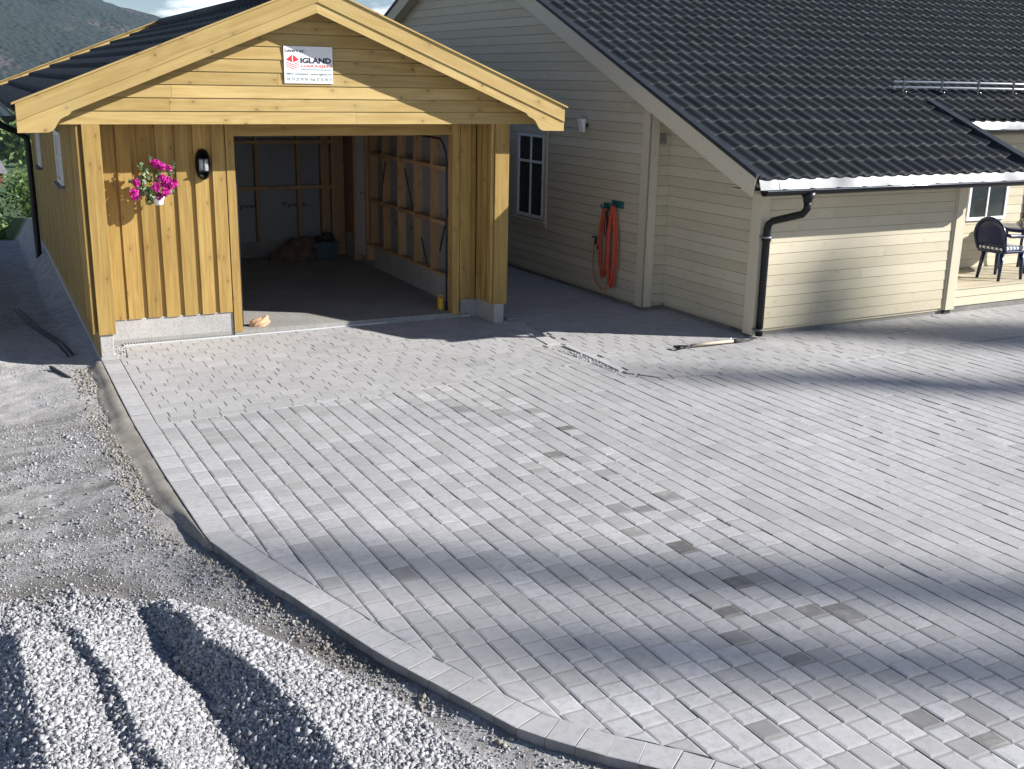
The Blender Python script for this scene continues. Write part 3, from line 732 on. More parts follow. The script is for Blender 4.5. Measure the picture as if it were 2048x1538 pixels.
# tiles -------------------------------------------------------
def tiles(name, parent, u_len, t_len, origin, udir, slope_dir, nrm, pitch=.2, course=.335, amp=.021, step=.018, mask=None, mat='tile', nu=10, phase=0.):
    """corrugated tile field; udir along the eave, slope_dir up the slope"""
    us = np.arange(0, u_len+1e-6, pitch/nu); ph = (us/pitch+phase) % 1
    prof = np.where(ph < .62, np.sin(np.pi*ph/.62)**.75, -.10*np.sin(np.pi*(ph-.62)/.38))*amp*1.5
    ncour = int(math.ceil(t_len/course)); V, Q, A = [], [], []
    U = np.array(udir, float); S = np.array(slope_dir, float); N = np.array(nrm, float); O = np.array(origin, float)
    ridx = 0; rows = []
    for c in range(ncour):
        t0, t1 = c*course, min((c+1)*course+.012, t_len+.012)
        for (t, lift) in ((t0, -.012), (t0, step), (t0+.02, step*1.12), ((t0+t1)/2, step*.55), (t1, 0.001)):
            jit = 0
            rows.append((t, lift, c))
    rj = np.random.RandomState(5).normal(0, .0008, (ncour, int(u_len/pitch)+3))
    for (t, lift, c) in rows:
        jj = rj[c, (us/pitch).astype(int)]; P = O+us[:, None]*U+(t+jj*1.5)[:, None]*S+(prof+lift+jj)[:, None]*N; V.append(P)
    V = np.concatenate(V); n = len(us)
    rc = np.random.RandomState(int(u_len*100))
    tone_ = rc.beta(2, 2, (ncour, int(u_len/pitch)+3))
    for r_ in range(len(rows)-1):
        if rows[r_][2] != rows[r_+1][2]: continue
        c = rows[r_][2]; i0 = r_*n; a = np.arange(n-1)
        um = (us[:-1]+us[1:])/2; tm = (rows[r_][0]+rows[r_+1][0])/2
        kp = np.ones(n-1, bool) if mask is None else mask(um, tm)
        a = a[kp]; Q.append(np.stack([i0+a, i0+a+1, i0+n+a+1, i0+n+a], 1)); A.append(.28+.44*tone_[c, (um[kp]/pitch).astype(int)])
    return npmesh(name, V, np.concatenate(Q), mat, np.concatenate(A), smooth=False, parent=parent)
cs = 1/math.hypot(1, RS); sn = RS*cs
LEN = GL+.32-(YB+.06); SL = (RX-EL+.02)/cs
O1 = (EL-.02, YB+.06, rz(EL-.02)-.085)
tiles('roof_tiles', G, LEN, SL, O1, (0, 1, 0), (cs, 0, sn), (-sn, 0, cs), pitch=.20, course=.355, amp=.016, step=.030)
O2 = (ER+.02, GL+.32, rz(ER+.02)-.085)
tiles('roof_tiles', G, LEN, SL, O2, (0, -1, 0), (-cs, 0, sn), (sn, 0, cs), pitch=.20, course=.355, amp=.016, step=.030)
b = MB(); b.tube([(RX, YB+.05, RZ-.05), (RX, GL+.35, RZ-.05)], .075, 12); b.build('ridge_cap', 'tile', G)
# gutter and downpipe on the left eave
def gutter(b, p0, p1, r, n=10, th=.004):
    p0, p1 = Vector(p0), Vector(p1); d = (p1-p0).normalized(); out = d.cross(Vector((0, 0, 1))).normalized()
    vs = []
    for p in (p0, p1):
        for rr in (r, r-th):
            vs += [p+out*math.cos(math.pi*k/n)*rr-Vector((0, 0, 1))*math.sin(math.pi*k/n)*rr for k in range(n+1)]
    m_ = n+1; fs = []
    for k in range(n):
        fs += [(k, k+1, 2*m_+k+1, 2*m_+k), (m_+k+1, m_+k, 3*m_+k, 3*m_+k+1), (k+1, k, m_+k, m_+k+1), (2*m_+k, 2*m_+k+1, 3*m_+k+1, 3*m_+k)]
    fs += [(0, 2*m_, 3*m_, m_), (n, m_+n, 3*m_+n, 2*m_+n)]
    b.add(vs, fs, None, .5, False)
    # end caps
    for q, p in ((0, p0), (2*m_, p1)):
        b.add([vs[q+k] for k in range(m_)], [tuple(range(m_))], None, .5)
b = MB(); zg = rz(EL)-.13; gutter(b, (EL-.06, YB+.10, zg), (EL-.06, GL+.3, zg), .062); gu = b.build('gutter', 'black', G)
b = MB(); b.tube([(EL-.06, 7.9, zg-.05), (EL-.06, 7.9, zg-.16), (EL+.0, 7.9, zg-.34), (EL+.12, 7.9, zg-.47), (XL-.20, 7.9, zg-.58), (XL-.10, 7.9, zg-.66), (XL-.09, 7.9, zg-.76), (XL-.09, 7.9, .1), (XL-.09, 7.87, -.28), (XL-.10, 7.78, -.34)], .05, 12); b.build('downpipe', 'black', gu)
b = MB(); b.tube([(EL-.06, YB+.5, zg-.05), (EL-.06, YB+.52, zg-.10), (EL-.04, 1.2, zg-.02)], .02, 8)
# left windows
def window_left(y0, y1, z0, z1):
    b = MB(); X = XL-.05
    for (ya, yb, za, zb) in ((y0, y1, z0, z0+.05), (y0, y1, z1-.05, z1), (y0, y0+.05, z0+.05, z1-.05), (y1-.05, y1, z0+.05, z1-.05)): b.box(X, XL-.021, ya, yb, za, zb)
    b.box(X+.006, XL-.022, (y0+y1)/2-.015, (y0+y1)/2+.015, z0+.05, z1-.05); b.box(X+.006, XL-.022, y0+.05, y1-.05, (z0+z1)/2-.012, (z0+z1)/2+.012)
    wn = b.build('window', 'white', G, .003)
    b = MB(); b.box(XL-.026, XL-.0205, y0+.04, y1-.04, z0+.04, z1-.04); b.build('pane', 'glass', wn)
    b = MB(); b.box(X-.05, XL-.021, y0-.04, y1+.04, z0-.03, z0-.004, (0, 1, 0)); b.build('sill', 'galv', wn)
window_left(1.80, 2.50, 1.49, 2.10); window_left(5.75, 6.35, 1.40, 2.0)
# interior: wrap, studs and rails
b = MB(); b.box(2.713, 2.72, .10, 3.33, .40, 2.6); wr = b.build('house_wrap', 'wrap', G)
BY = 4.86
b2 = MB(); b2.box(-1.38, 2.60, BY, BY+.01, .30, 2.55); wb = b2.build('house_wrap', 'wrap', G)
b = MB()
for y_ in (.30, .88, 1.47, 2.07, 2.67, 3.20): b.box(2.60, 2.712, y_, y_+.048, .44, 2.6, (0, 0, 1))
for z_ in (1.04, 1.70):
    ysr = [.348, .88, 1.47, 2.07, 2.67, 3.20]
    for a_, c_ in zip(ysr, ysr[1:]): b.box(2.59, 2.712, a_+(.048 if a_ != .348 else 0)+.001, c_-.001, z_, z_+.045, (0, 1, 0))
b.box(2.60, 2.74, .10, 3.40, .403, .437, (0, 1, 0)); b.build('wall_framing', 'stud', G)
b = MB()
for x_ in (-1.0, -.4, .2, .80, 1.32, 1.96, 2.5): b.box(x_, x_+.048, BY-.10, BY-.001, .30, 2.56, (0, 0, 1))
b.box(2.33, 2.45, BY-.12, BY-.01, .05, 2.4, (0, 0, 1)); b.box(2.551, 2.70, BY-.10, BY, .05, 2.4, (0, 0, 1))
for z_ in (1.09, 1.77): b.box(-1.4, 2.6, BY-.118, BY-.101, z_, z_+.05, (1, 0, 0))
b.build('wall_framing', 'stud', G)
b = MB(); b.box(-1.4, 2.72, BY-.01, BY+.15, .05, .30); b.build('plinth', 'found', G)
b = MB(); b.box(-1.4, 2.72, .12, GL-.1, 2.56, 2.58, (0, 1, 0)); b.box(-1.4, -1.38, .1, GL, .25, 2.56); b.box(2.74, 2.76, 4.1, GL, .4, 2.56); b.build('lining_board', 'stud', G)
# steel bracing straps on the wrap
b = MB()
for p0, p1 in (((2.594, 1.80, 1.62), (2.594, 1.50, 1.10)), ((2.594, .33, 1.25), (2.594, .60, .70)), ((2.594, 2.55, 1.66), (2.594, 2.72, 1.2)), ((2.594, 1.22, .80), (2.594, 1.02, .48))): b = MB(); b.bar(p0, p1, .02, .003, (1, 0, 0)); b.build('brace_strap', 'rubber', G)
for y_, z_ in ((2.55, .78), (1.96, .78), (.68, .78), (.60, 1.92)):
    put_text('wrap_print', 'Tyvek', .12, (2.7125, y_+.0, z_), 'ink', wr, .34, .075, .003, (R(90), 0, R(-90)))
for x_ in (.12, .98, 1.72): put_text('wrap_print', 'Tyvek', .12, (x_, BY-.002, .79), 'ink', wb, .42, .09, .003)
# side door in the right wall
b = MB()
b.box(2.60, 2.72, 3.40, 3.45, .17, 2.1, (0, 0, 1)); b.box(2.60, 2.72, 3.98, 4.05, .07, 2.1, (0, 0, 1)); b.box(2.60, 2.72, 3.45, 3.98, 2.04, 2.1, (0, 1, 0)); fr = b.build('door_frame', 'stud', G)
b = MB(); b.box(2.63, 2.67, 3.452, 3.965, .20, 2.035); dr = b.build('side_door', 'white', G)
b = MB(); b.tube([(2.63, 3.53, 1.12), (2.585, 3.53, 1.12), (2.585, 3.62, 1.12)], .011, 8); b.box(2.622, 2.6295, 3.515, 3.545, 1.03, 1.2); b.build('door_handle', 'steel', dr)
# overhead door tracks
b = MB()
for x_ in (.03, 2.487):
    b = MB(); tr = [(x_, .13, .06), (x_, .13, 1.80), (x_, .15, 1.92), (x_, .22, 2.02), (x_, .34, 2.08), (x_, 2.6, 2.10)]; b.tube(tr, .012, 6); b.build('door_track', 'rubber', G)
b = MB()
for k in range(4): b.box(.06, 2.44, .40+k*.53, .40+k*.53+.52, 2.115, 2.155, (1, 0, 0))
b.build('overhead_door', 'stud', G)

# ---- things on and in the garage
# sign
S = thing('sign', 'white garage maker sign with red diamond logo on the yellow gable', 'sign', (.435, GY-.014, 2.688))
b = MB(); b.box(0, .506, -.004, .004, 0, .362); b.build('sign_board', 'white', S)
W_, H_ = .506, .362
def st(t, x_, y_, w_, h_, mt, bd=.0): put_text('lettering', t, .05, (x_*W_, -.0052, y_*H_), mt, S, w_*W_, h_*H_, bd)
st('Levert av:', .025, .835, .40, .10, 'ink_navy', .0007)
st('IGLAND', .335, .545, .635, .155, 'ink_navy', .0022)
st('GARASJEN', .34, .415, .635, .095, 'ink_red', .0006)
st('4892 Grimstad • www.igland.no', .04, .21, .93, .08, 'ink_green', .0004)
st('Tlf. 37 25 70 70 • Fax 37 25 70 71', .04, .075, .93, .075, 'ink_green', .0004)
b = MB()
def quad(b, pts): b.add([(p[0]*W_, -.0052, p[1]*H_) for p in pts], [(0, 1, 2, 3)] if len(pts) == 4 else [(0, 1, 2)])
quad(b, [(.165, .775), (.165, .565), (.04, .635)]); quad(b, [(.185, .775), (.31, .635), (.185, .565)])
for k in range(3):
    d_ = k*.055
    quad(b, [(.04, .590-d_), (.175, .510-d_), (.175, .490-d_), (.04, .570-d_)][::-1]); quad(b, [(.175, .510-d_), (.31, .590-d_), (.31, .570-d_), (.175, .490-d_)][::-1])
b.build('logo', 'ink_red', S)
b = MB(); quad(b, [(.345, .365), (.97, .365), (.97, .385), (.345, .385)]); b.build('rule', 'ink_green', S)
# wall lamp, oval bulkhead
Lp = thing('wall_lamp', 'black oval bulkhead lamp on the yellow front wall', 'lamp', (-.335, -.012, 1.855))
b = MB(); n = 28
def oval(rx, rz_, y_, nn=28): return [(rx*math.copysign(abs(math.cos(2*math.pi*k/nn))**.85, math.cos(2*math.pi*k/nn)), y_, rz_*math.copysign(abs(math.sin(2*math.pi*k/nn))**.9, math.sin(2*math.pi*k/nn))) for k in range(nn)]
rings = [oval(.078, .158, 0), oval(.080, .160, -.03), oval(.072, .152, -.05), oval(.060, .135, -.062)]
vs = [p for r_ in rings for p in r_]; fs = [(i*n+k, (i+1)*n+k, (i+1)*n+(k+1) % n, i*n+(k+1) % n) for i in range(3) for k in range(n)]; fs.append(tuple(range(3*n, 4*n)))
b.add(vs, fs, None, .5, True); b.build('lamp_body', 'black', Lp)
b = MB()
pts = [(-.048, -.045), (.048, -.045), (.048, .045), (-.048, .045)]
k_ = 9; vs = []
for zz in (-.062, -.03, 0, .03, .055):
    for i in range(k_):
        a_ = math.pi*i/(k_-1); vs.append((-.048*math.cos(a_), -.06-.028*math.sin(a_)*(1-(zz/.075)**4), zz))
fs = [(j*k_+i, j*k_+i+1, (j+1)*k_+i+1, (j+1)*k_+i) for j in range(4) for i in range(k_-1)]; b.add(vs, fs, None, .5, True); b.build('lamp_glass', 'lamp_glass', Lp)
b = MB(); b.box(-.005, .005, -.094, -.058, -.066, .062); b.box(-.055, .055, -.09, -.058, .055, .066); b.box(-.055, .055, -.09, -.058, -.074, -.064); b.build('guard_bar', 'black', Lp)
# hanging flower pot
FP = thing('flower_basket', 'hanging white pot of magenta geraniums on the yellow wall', 'flowers', (-.83, -.2, 1.45))
b = MB(); b.lathe((0, 0, 0), [(.0, .02), (.040, .02), (.046, .03), (.060, .09), (.064, .095), (.064, .105), (.057, .105), (.053, .08)], 20); b.build('pot', 'white', FP)
def pxy(u, v, y): 
    d = fwd+(u-1024)/F_PX*r2-(v-769)/F_PX*u2; t = (y-CAM[1])/d.y; return Vector(CAM)+d*t
def leafcards(name, centers, rads, cnt, size, mat, parent, flat=.4, seed=1):
    r = np.random.RandomState(seed); P = []
    for c, rd, k in zip(centers, rads, cnt):
        d = r.normal(size=(k, 3)); d /= np.linalg.norm(d, axis=1)[:, None]; P.append(np.array(c)+d*(r.uniform(.25, 1, (k, 1))**.6)*np.array(rd))
    P = np.concatenate(P); n = len(P); a = r.normal(size=(n, 3)); a /= np.linalg.norm(a, axis=1)[:, None]
    b_ = np.cross(a, r.normal(size=(n, 3))); b_ /= np.linalg.norm(b_, axis=1)[:, None]; c_ = np.cross(a, b_)
    s_ = size*r.uniform(.6, 1.3, (n, 1))
    # each leaf: a folded, five-pointed hexagon
    k = 6; V = []
    for i in range(k):
        t = 2*math.pi*i/k; V.append(P+s_*(a*math.cos(t)*1.15+b_*math.sin(t)*.85)+c_*s_*.25*math.cos(2*t))
    V = np.stack(V, 1).reshape(-1, 3); Q = np.arange(n*k).reshape(n, k)
    return npmesh(name, V, Q, mat, r.uniform(size=n), parent=parent)
Lf = lambda u, v, y: tuple(pxy(u, v, y)-Vector((-.83, -.2, 1.45)))
cen = [Lf(u, v, y) for u, v, y in ((290, 357, -.22), (281, 333, -.2), (292, 338, -.2), (303, 388, -.22), (285, 380, -.22), (312, 350, -.24), (340, 348, -.22), (262, 362, -.2), (299, 402, -.2), (348, 330, -.2), (345, 384, -.2), (322, 362, -.16), (276, 396, -.18), (300, 318, -.2))]
rad = [(.07, .07, .08), (.035, .04, .04), (.035, .04, .035), (.07, .07, .06), (.055, .06, .06), (.04, .05, .04), (.04, .04, .04), (.04, .03, .025), (.05, .05, .04), (.015, .02, .04), (.02, .02, .03), (.08, .06, .07), (.05, .04, .03), (.015, .02, .03)]
leafcards('foliage', cen, rad, [90, 14, 14, 70, 50, 26, 26, 16, 40, 7, 10, 60, 22, 5], .017, 'leafv', FP)
heads = [(309, 326, .034), (323, 333, .036), (316, 329, .03), (338, 336, .022), (273, 365, .034), (268, 386, .04), (271, 394, .034), (313, 373, .042), (325, 357, .038), (335, 360, .034), (331, 371, .038), (332, 383, .038), (349, 367, .034), (319, 394, .032), (344, 371, .026)]
r_ = np.random.RandomState(4)
leafcards('blossom', [Lf(u, v, -.27+r_.uniform(-.03, .03)) for u, v, _ in heads], [(q*1.12,)*3 for _, _, q in heads], [64]*len(heads), .0145, 'petal', FP, seed=9)
b = MB()
for u, v, q in heads: b.tube([(0, 0, .09), (Vector(Lf(u, v, -.24))*.5+Vector((0, .0, .06))), Lf(u, v, -.25)], .0022, 5)
b.tube([(0, .18, .34), (0, .02, .33), (0, 0, .10)], .003, 6); b.build('stem', 'leafd', FP)
# paper bag on the sill
b = MB(); vs = []; nx_, nz_ = 9, 7
rb = random.Random(5)
for j in range(6):
    for i in range(12):
        a_ = 2*math.pi*i/12; rx = (.105, .115, .11, .10, .085, .045)[j]; ry = (.055, .065, .06, .05, .035, .015)[j]
        vs.append((.20+rx*math.cos(a_)*(1+rb.uniform(-.16, .16))+.012*j, .15+ry*math.sin(a_)*(1+rb.uniform(-.2, .2)), .052+(0, .018, .04, .062, .08, .088)[j]+rb.uniform(-.007, .007)+(.02 if math.cos(a_) > .5 and j > 2 else 0)))
fs = [(j*12+i, j*12+(i+1) % 12, (j+1)*12+(i+1) % 12, (j+1)*12+i) for j in range(5) for i in range(12)]+[tuple(60+i for i in range(12)), tuple(range(11, -1, -1))]
b.add(vs, fs, None, .5); tag(b.build('paper_bag', 'bag'), 'crumpled brown paper bag lying on the garage threshold', 'bag')
# yellow can beside the right jamb
Yc = thing('jerrycan', 'small yellow jerrycan behind the right door jamb', 'can', (2.462, .25, .05))
b = MB(); b.box(-.03, .03, -.04, .04, 0, .15); b.build('body', 'yellow', Yc, .012); b = MB(); b.tube([(-.02, 0, .148), (-.02, 0, .17), (.015, 0, .17), (.02, 0, .148)], .009, 8); b.build('handle', 'yellow', Yc)
# clutter at the back
Tb = thing('storage_tub', 'blue plastic tub with things piled in it at the back of the garage', 'tub', (2.28, 4.50, .05))
b = MB(); q0, q1, w0, w1 = -.17, .17, -.11, .11
b.hexa([(q0, w0, 0), (q1, w0, 0), (q1, w1, 0), (q0, w1, 0), (q0-.03, w0-.02, .24), (q1+.03, w0-.02, .24), (q1+.03, w1+.02, .24), (q0-.03, w1+.02, .24)]); b.build('tub_body', 'tub', Tb, .01)
b = MB(); b.box(q0-.045, q1+.045, w0-.035, w1+.035, .242, .262); b.build('rim', 'tub', Tb, .005)
b = MB(); b.ball((-.1, 0, .29), (.08, .08, .05), a=.5, jitter=.3); b.ball((.06, .02, .31), (.1, .08, .08), a=.5, jitter=.4); b.build('contents', 'rubber', Tb)
b = MB()
for i, (x_, z_, q) in enumerate(((1.72, .12, .17), (1.88, .18, .20), (1.98, .24, .17), (1.80, .27, .12), (1.98, .12, .16), (1.52, .07, .12))): b.ball((x_, 4.5, z_), (q, .2, q*.9), a=.4, jitter=.35, smooth=False)
tag(b.build('tarpaulin_heap', 'tarp'), 'dark crumpled heap of packing against the back wall of the garage', 'heap')
b = MB(); b.tube([(.55, 4.62, .05+.5), (1.02, 4.66, 2.05)], .014, 8); tag(b.build('white_pipe', 'white'), 'thin white pipe leaning on the back wall inside the garage', 'pipe')

# drain
D = thing('drain_channel', 'slotted drain channel along the garage threshold', 'drain', (-1.26, -.03, 0), math.atan2(.075, 4.0))
b = MB(); b.box(0, 4.0, -.045, .04, -.05, .009); b.build('channel_frame', 'zinc', D)
b = MB(); k = 0
while .012+k*.03 < 3.98: b.box(.012+k*.03, .027+k*.03, -.036, .028, .006, .0105); k += 1
b.build('grate_slots', 'rubber', D)
b = MB(); b.prism([(-1.25, .006), (-1.25, -.0), (2.62, .045), (2.62, .075), (-.09, .03)], 'z', -.1, .012); struct(b.build('threshold_strip', 'conc'))

# ---------------------------------------------------------------- house (local frame: x along the eave, y into the house)
HY = .039; HO = (5.24, -2.228, 0)
Hs = thing('house', 'cream timber house with a long dark tiled roof beside the garage', 'house', HO, HY)
HR = .419; ZE = 1.85; YE = -.45
def hz(y_): return ZE+HR*(y_-YE)
YR = 6.94; YBK = 14.3
BHH = .122
def hboards(b, ax, c0, lo, hi, z0, z1, out=-1, top=None, ph=.085):
    """horizontal boards on a wall; ax='y' means the wall faces -y at c0 and runs along x"""
    z = ph
    while z < z1:
        za, zb = max(z, z0), min(z+BHH-.005, z1)
        if zb-za > .01:
            l_, h_ = lo, hi
            cut = []
            if h_-l_ > 2.2 and rnd.random() < .7: cut = [rnd.uniform(l_+.4, h_-.4)]
            E_ = [l_]+cut+[h_]
            for a_, c_ in zip(E_, E_[1:]):
                if cut: a_ += .0012
                def seg(za_, zb_, e0, e1, f0, f1):
                    if ax == 'y': b.hexa([(e0, c0-.004, za_), (e1, c0-.004, za_), (e1, c0+.016, za_), (e0, c0+.016, za_), (f0, c0+.001, zb_), (f1, c0+.001, zb_), (f1, c0+.016, zb_), (f0, c0+.016, zb_)], (1, 0, 0))
                    else: b.hexa([(c0-.004, e1, za_), (c0-.004, e0, za_), (c0+.016, e0, za_), (c0+.016, e1, za_), (c0+.001, f1, zb_), (c0+.001, f0, zb_), (c0+.016, f0, zb_), (c0+.016, f1, zb_)], (0, 1, 0))
                if top is None: seg(za, zb, a_, c_, a_, c_)
                else:
                    (ea, eb), (fa, fb) = top(za), top(zb)
                    e0, e1, f0, f1 = max(a_, ea), min(c_, eb), max(a_, fa), min(c_, fb)
                    if e1-e0 > .03: seg(za, zb, e0, e1, min(f0, e1-.01), max(f1, min(f0, e1-.01)+.005))
        z += BHH
# front block wall (faces the camera)
b = MB(); hboards(b, 'y', 0, .0, 3.11, .085, 1.86); b.box(0.02, 3.10, .017, .05, .05, 1.86, (1, 0, 0), .3); b.build('front_wall', 'cream', Hs)
def rake_lim(z_):  # y-extent under the roof
    return ((z_-ZE+.12)/HR+YE, 2*YR-((z_-ZE+.12)/HR+YE))
b = MB(); hboards(b, 'x', 0, .02, 1.724, .085, 2.75, top=rake_lim); b.prism([(.05, .05), (1.70, .05), (1.70, hz(1.7)-.2), (.05, hz(.05)-.2)], 'x', .017, .04, (0, 1, 0), .3)
b.build('gable_wall', 'cream', Hs)
b = MB(); hboards(b, 'y', 1.72, -.30, .03, .085, 2.70); b.box(-.29, .1, 1.737, 1.76, .05, 2.6, (1, 0, 0), .3); b.build('return_wall', 'cream', Hs)
b = MB(); hboards(b, 'x', -.30, 1.74, YBK-.5, .085, 4.85, top=rake_lim)
b.prism([(1.76, .05), (YBK-.5, .05), (YBK-.5, 1.8), (YR, hz(YR)-.2), (1.76, hz(1.76)-.2)], 'x', -.283, -.25, (0, 1, 0), .3); b.build('gable_wall', 'cream', Hs)
# foundation and hidden shell
b = MB(); b.box(.03, 12.4, .03, .4, -.1, .09); b.box(.03, .3, .0301, 1.75, -.1, .09); b.box(-.27, .3, 1.75, YBK-.4, -.1, .09); b.build('foundation', 'found', Hs)
b = MB(); b.box(-.25, 12.5, YBK-.6, YBK-.5, 0, 1.9); b.build('rear_wall', 'cream', Hs)
b = MB(); b.box(12.4, 12.5, 1.2, YBK-.61, 0, 2.2); b.build('end_wall', 'cream', Hs)
# corner boards
b = MB(); b.box(-.012, .10, -.028, -.005, .04, 1.86, (0, 0, 1)); b.box(-.028, -.006, -.028, .13, .03, 1.95, (0, 0, 1)); b.build('corner_board', 'cream_trim', Hs, .003)
b = MB(); b.box(-.328, -.306, 1.69, 1.86, .05, 2.68, (0, 0, 1)); b.box(-.328, -.19, 1.69, 1.715, .05, 2.68, (0, 0, 1)); b.build('corner_board', 'cream_trim', Hs, .003)
# terrace: column, deck, recessed wall
b = MB(); b.box(3.11, 3.27, -.035, .13, .06, 1.86, (0, 0, 1)); b.box(3.09, 3.109, -.02, .1, .06, 1.86, (0, 0, 1)); b.build('column', 'cream_trim', Hs, .004)
b = MB(); b.box(3.13, 3.25, .0, .12, -.1, .058); b.build('column_foot', 'rubber', Hs)
b = MB()
for k in range(10): b.box(3.28, 12.4, -.0+k*.118, .113+k*.118, .30, .322, (1, 0, 0))
b.build('deck', 'deck', Hs)
b = MB(); b.box(3.28, 12.4, .012, .04, .20, .298, (1, 0, 0)); b.box(3.28, 12.4, .012, .04, .085, .193, (1, 0, 0)); b.build('deck_skirt', 'cream_trim', Hs)
WY = 1.06
b = MB(); hboards(b, 'y', WY, 3.26, 12.4, .32, 2.32, ph=.085); b.box(3.26, 12.4, WY+.017, WY+.05, .3, 2.3, (1, 0, 0), .3); b.build('terrace_wall', 'cream', Hs)
b = MB(); hboards(b, 'x', 3.10, .13, WY-.01, .32, 1.86); b.build('terrace_wall', 'cream', Hs)
# roof: one corrugated field, stepped eave
cs2 = 1/math.hypot(1, HR); sn2 = HR*cs2; SLH = (YR-YE)/cs2
def hmask(u, t):
    yy = YE+t*cs2; xx = u-.47
    return (xx < 3.82) | (np.full_like(xx, yy) > .83)
tiles('roof_tiles', Hs, 13.4, SLH, (-.47, YE-.02, ZE-.035), (1, 0, 0), (0, cs2, sn2), (0, -sn2, cs2), pitch=.2005, course=.3385, amp=.021, step=.017, mask=hmask, phase=.12)
tiles('roof_tiles', Hs, 13.4, SLH, (12.9, 2*YR-YE, ZE-.035), (-1, 0, 0), (0, -cs2, sn2), (0, sn2, cs2), pitch=.2005, course=.3385, amp=.021, step=.017)
b = MB(); b.tube([(-.5, YR, hz(YR)+.0), (12.9, YR, hz(YR)+.0)], .08, 12); b.build('ridge_cap', 'tile', Hs)
# roof deck (closes the roof from below)
b = MB()
def slab(b, xa, xb, ya, yb, d0, d1):
    f_ = lambda y_: hz(y_) if y_ <= YR else hz(2*YR-y_)
    b.hexa([(xa, ya, f_(ya)-d1), (xb, ya, f_(ya)-d1), (xb, yb, f_(yb)-d1), (xa, yb, f_(yb)-d1), (xa, ya, f_(ya)-d0), (xb, ya, f_(ya)-d0), (xb, yb, f_(yb)-d0), (xa, yb, f_(yb)-d0)], (1, 0, 0))
slab(b, -.44, 3.78, YE+.03, .9, .10, .13); slab(b, -.44, 12.9, .902, YR, .10, .13); slab(b, -.44, 12.9, YR, 2*YR-YE-.03, .10, .13)
b.build('roof_deck', 'cream', Hs)
# barge boards on the gable
for ya, yb in ((YE+.0, YR), (YR, 2*YR-YE)):
    b = MB(); f_ = lambda y_: hz(y_) if y_ <= YR else hz(2*YR-y_)
    X0, X1 = -.50, -.475
    def pq(y_, d_): return (y_, f_(y_)-d_)
    if ya < 0: poly = [(YE+.055, hz(YE)-.215), (YR, hz(YR)-.215-.018), (YR, hz(YR)-.0), (YE-.0, hz(YE)+.0)]
    else: poly = [pq(YR, .233), (yb-.055, f_(yb)-.215), pq(yb, .0), pq(YR, 0)]
    b.prism(poly, 'x', X0, X1, (0, 1, HR if ya < 0 else -HR)); bb = b.build('barge_board', 'cream_trim', Hs, .003)
    b = MB(); b.hexa([(X1, ya+.05, f_(ya+.05)-.22), (-.30, ya+.05, f_(ya+.05)-.22), (-.30, yb, f_(yb)-.22), (X1, yb, f_(yb)-.22), (X1, ya+.05, f_(ya+.05)-.2), (-.30, ya+.05, f_(ya+.05)-.2), (-.30, yb, f_(yb)-.2), (X1, yb, f_(yb)-.2)], (0, 1, 0)); b.build('soffit', 'cream', bb)
    b = MB(); d0, d1 = -.035, .012
    b.hexa([(-.518, ya-.02, f_(ya)-d1-.008), (-.43, ya-.02, f_(ya)-d1-.008), (-.43, yb, f_(yb)-d1), (-.518, yb, f_(yb)-d1), (-.518, ya-.02, f_(ya)-d0-.008), (-.43, ya-.02, f_(ya)-d0-.008), (-.43, yb, f_(yb)-d0), (-.518, yb, f_(yb)-d0)]); b.build('verge_flashing', 'char', Hs)
# soffit between block wall and eave
b = MB(); b.box(-.47, 3.8, YE+.03, .0, 1.68, 1.695, (1, 0, 0)); b.build('soffit', 'cream', Hs)
# galvanised fascia strip, gutter, brackets
def eave(x0, x1, y_, z_, h_, seams):
    b = MB(); xs_ = [x0]+seams+[x1]
    for i, (a_, c_) in enumerate(zip(xs_, xs_[1:])):
        y2 = y_-.004*(i % 2); b.hexa([(a_+.001, y2-.045, z_-h_), (c_, y2-.045, z_-h_), (c_, y2-.040, z_-h_), (a_+.001, y2-.040, z_-h_), (a_+.001, y2, z_), (c_, y2, z_), (c_, y2+.005, z_), (a_+.001, y2+.005, z_)])
    fs_ = b.build('eave_flashing', 'galv', Hs)
    b = MB(); gutter(b, (x1, y_-.095, z_-h_), (x0, y_-.095, z_-h_), .058); k = x0+.3
    while k < x1: b.box(k, k+.012, y_-.156, y_-.05, z_-h_+.003, z_-h_+.009); k += .38
    gt = b.build('gutter', 'black', Hs); b = MB()
    b.tube([(x0, y_-.153, z_-h_+.002), (x1, y_-.153, z_-h_+.002)], .0055, 6); b.build('gutter_rim', 'steel', gt)
    return gt
gt = eave(-.46, 3.82, YE+.0, ZE-.025, .118, [-.20, 1.95])
gt2 = eave(3.70, 12.5, .83, hz(.83)-.03, .118, [5.3, 7.6])
b = MB(); b.box(3.80, 3.86, YE-.11, YE+.0, 1.66, 1.86); b.build('gutter_end', 'black', gt)
# downpipe
b = MB(); gx = .15; gyy = YE-.095
b.lathe((gx, gyy, 1.60), [(.045, -.03), (.05, .0), (.085, .075), (.0, .075)], 14)
b.tube([(gx, gyy, 1.60), (gx-.0, gyy, 1.50), (gx-.01, gyy+.05, 1.44), (.06, -.14, 1.33), (.045, -.09, 1.29), (.04, -.08, 1.23), (.04, -.08, .6), (.04, -.08, .03)], .041, 14)
b.tube([((.04), -.08, 1.16), ((.04), -.08, 1.10)], .050, 14); dp = b.build('downpipe', 'black', gt)
b = MB()
for z_ in (1.145, .10): b = MB(); b.tube([((.04), -.08, z_-.01), ((.04), -.08, z_+.01)], .0535, 14); b.box(-.03, .05, -.06, -.03, z_-.008, z_+.008); b.build('pipe_clamp', 'galv', dp)
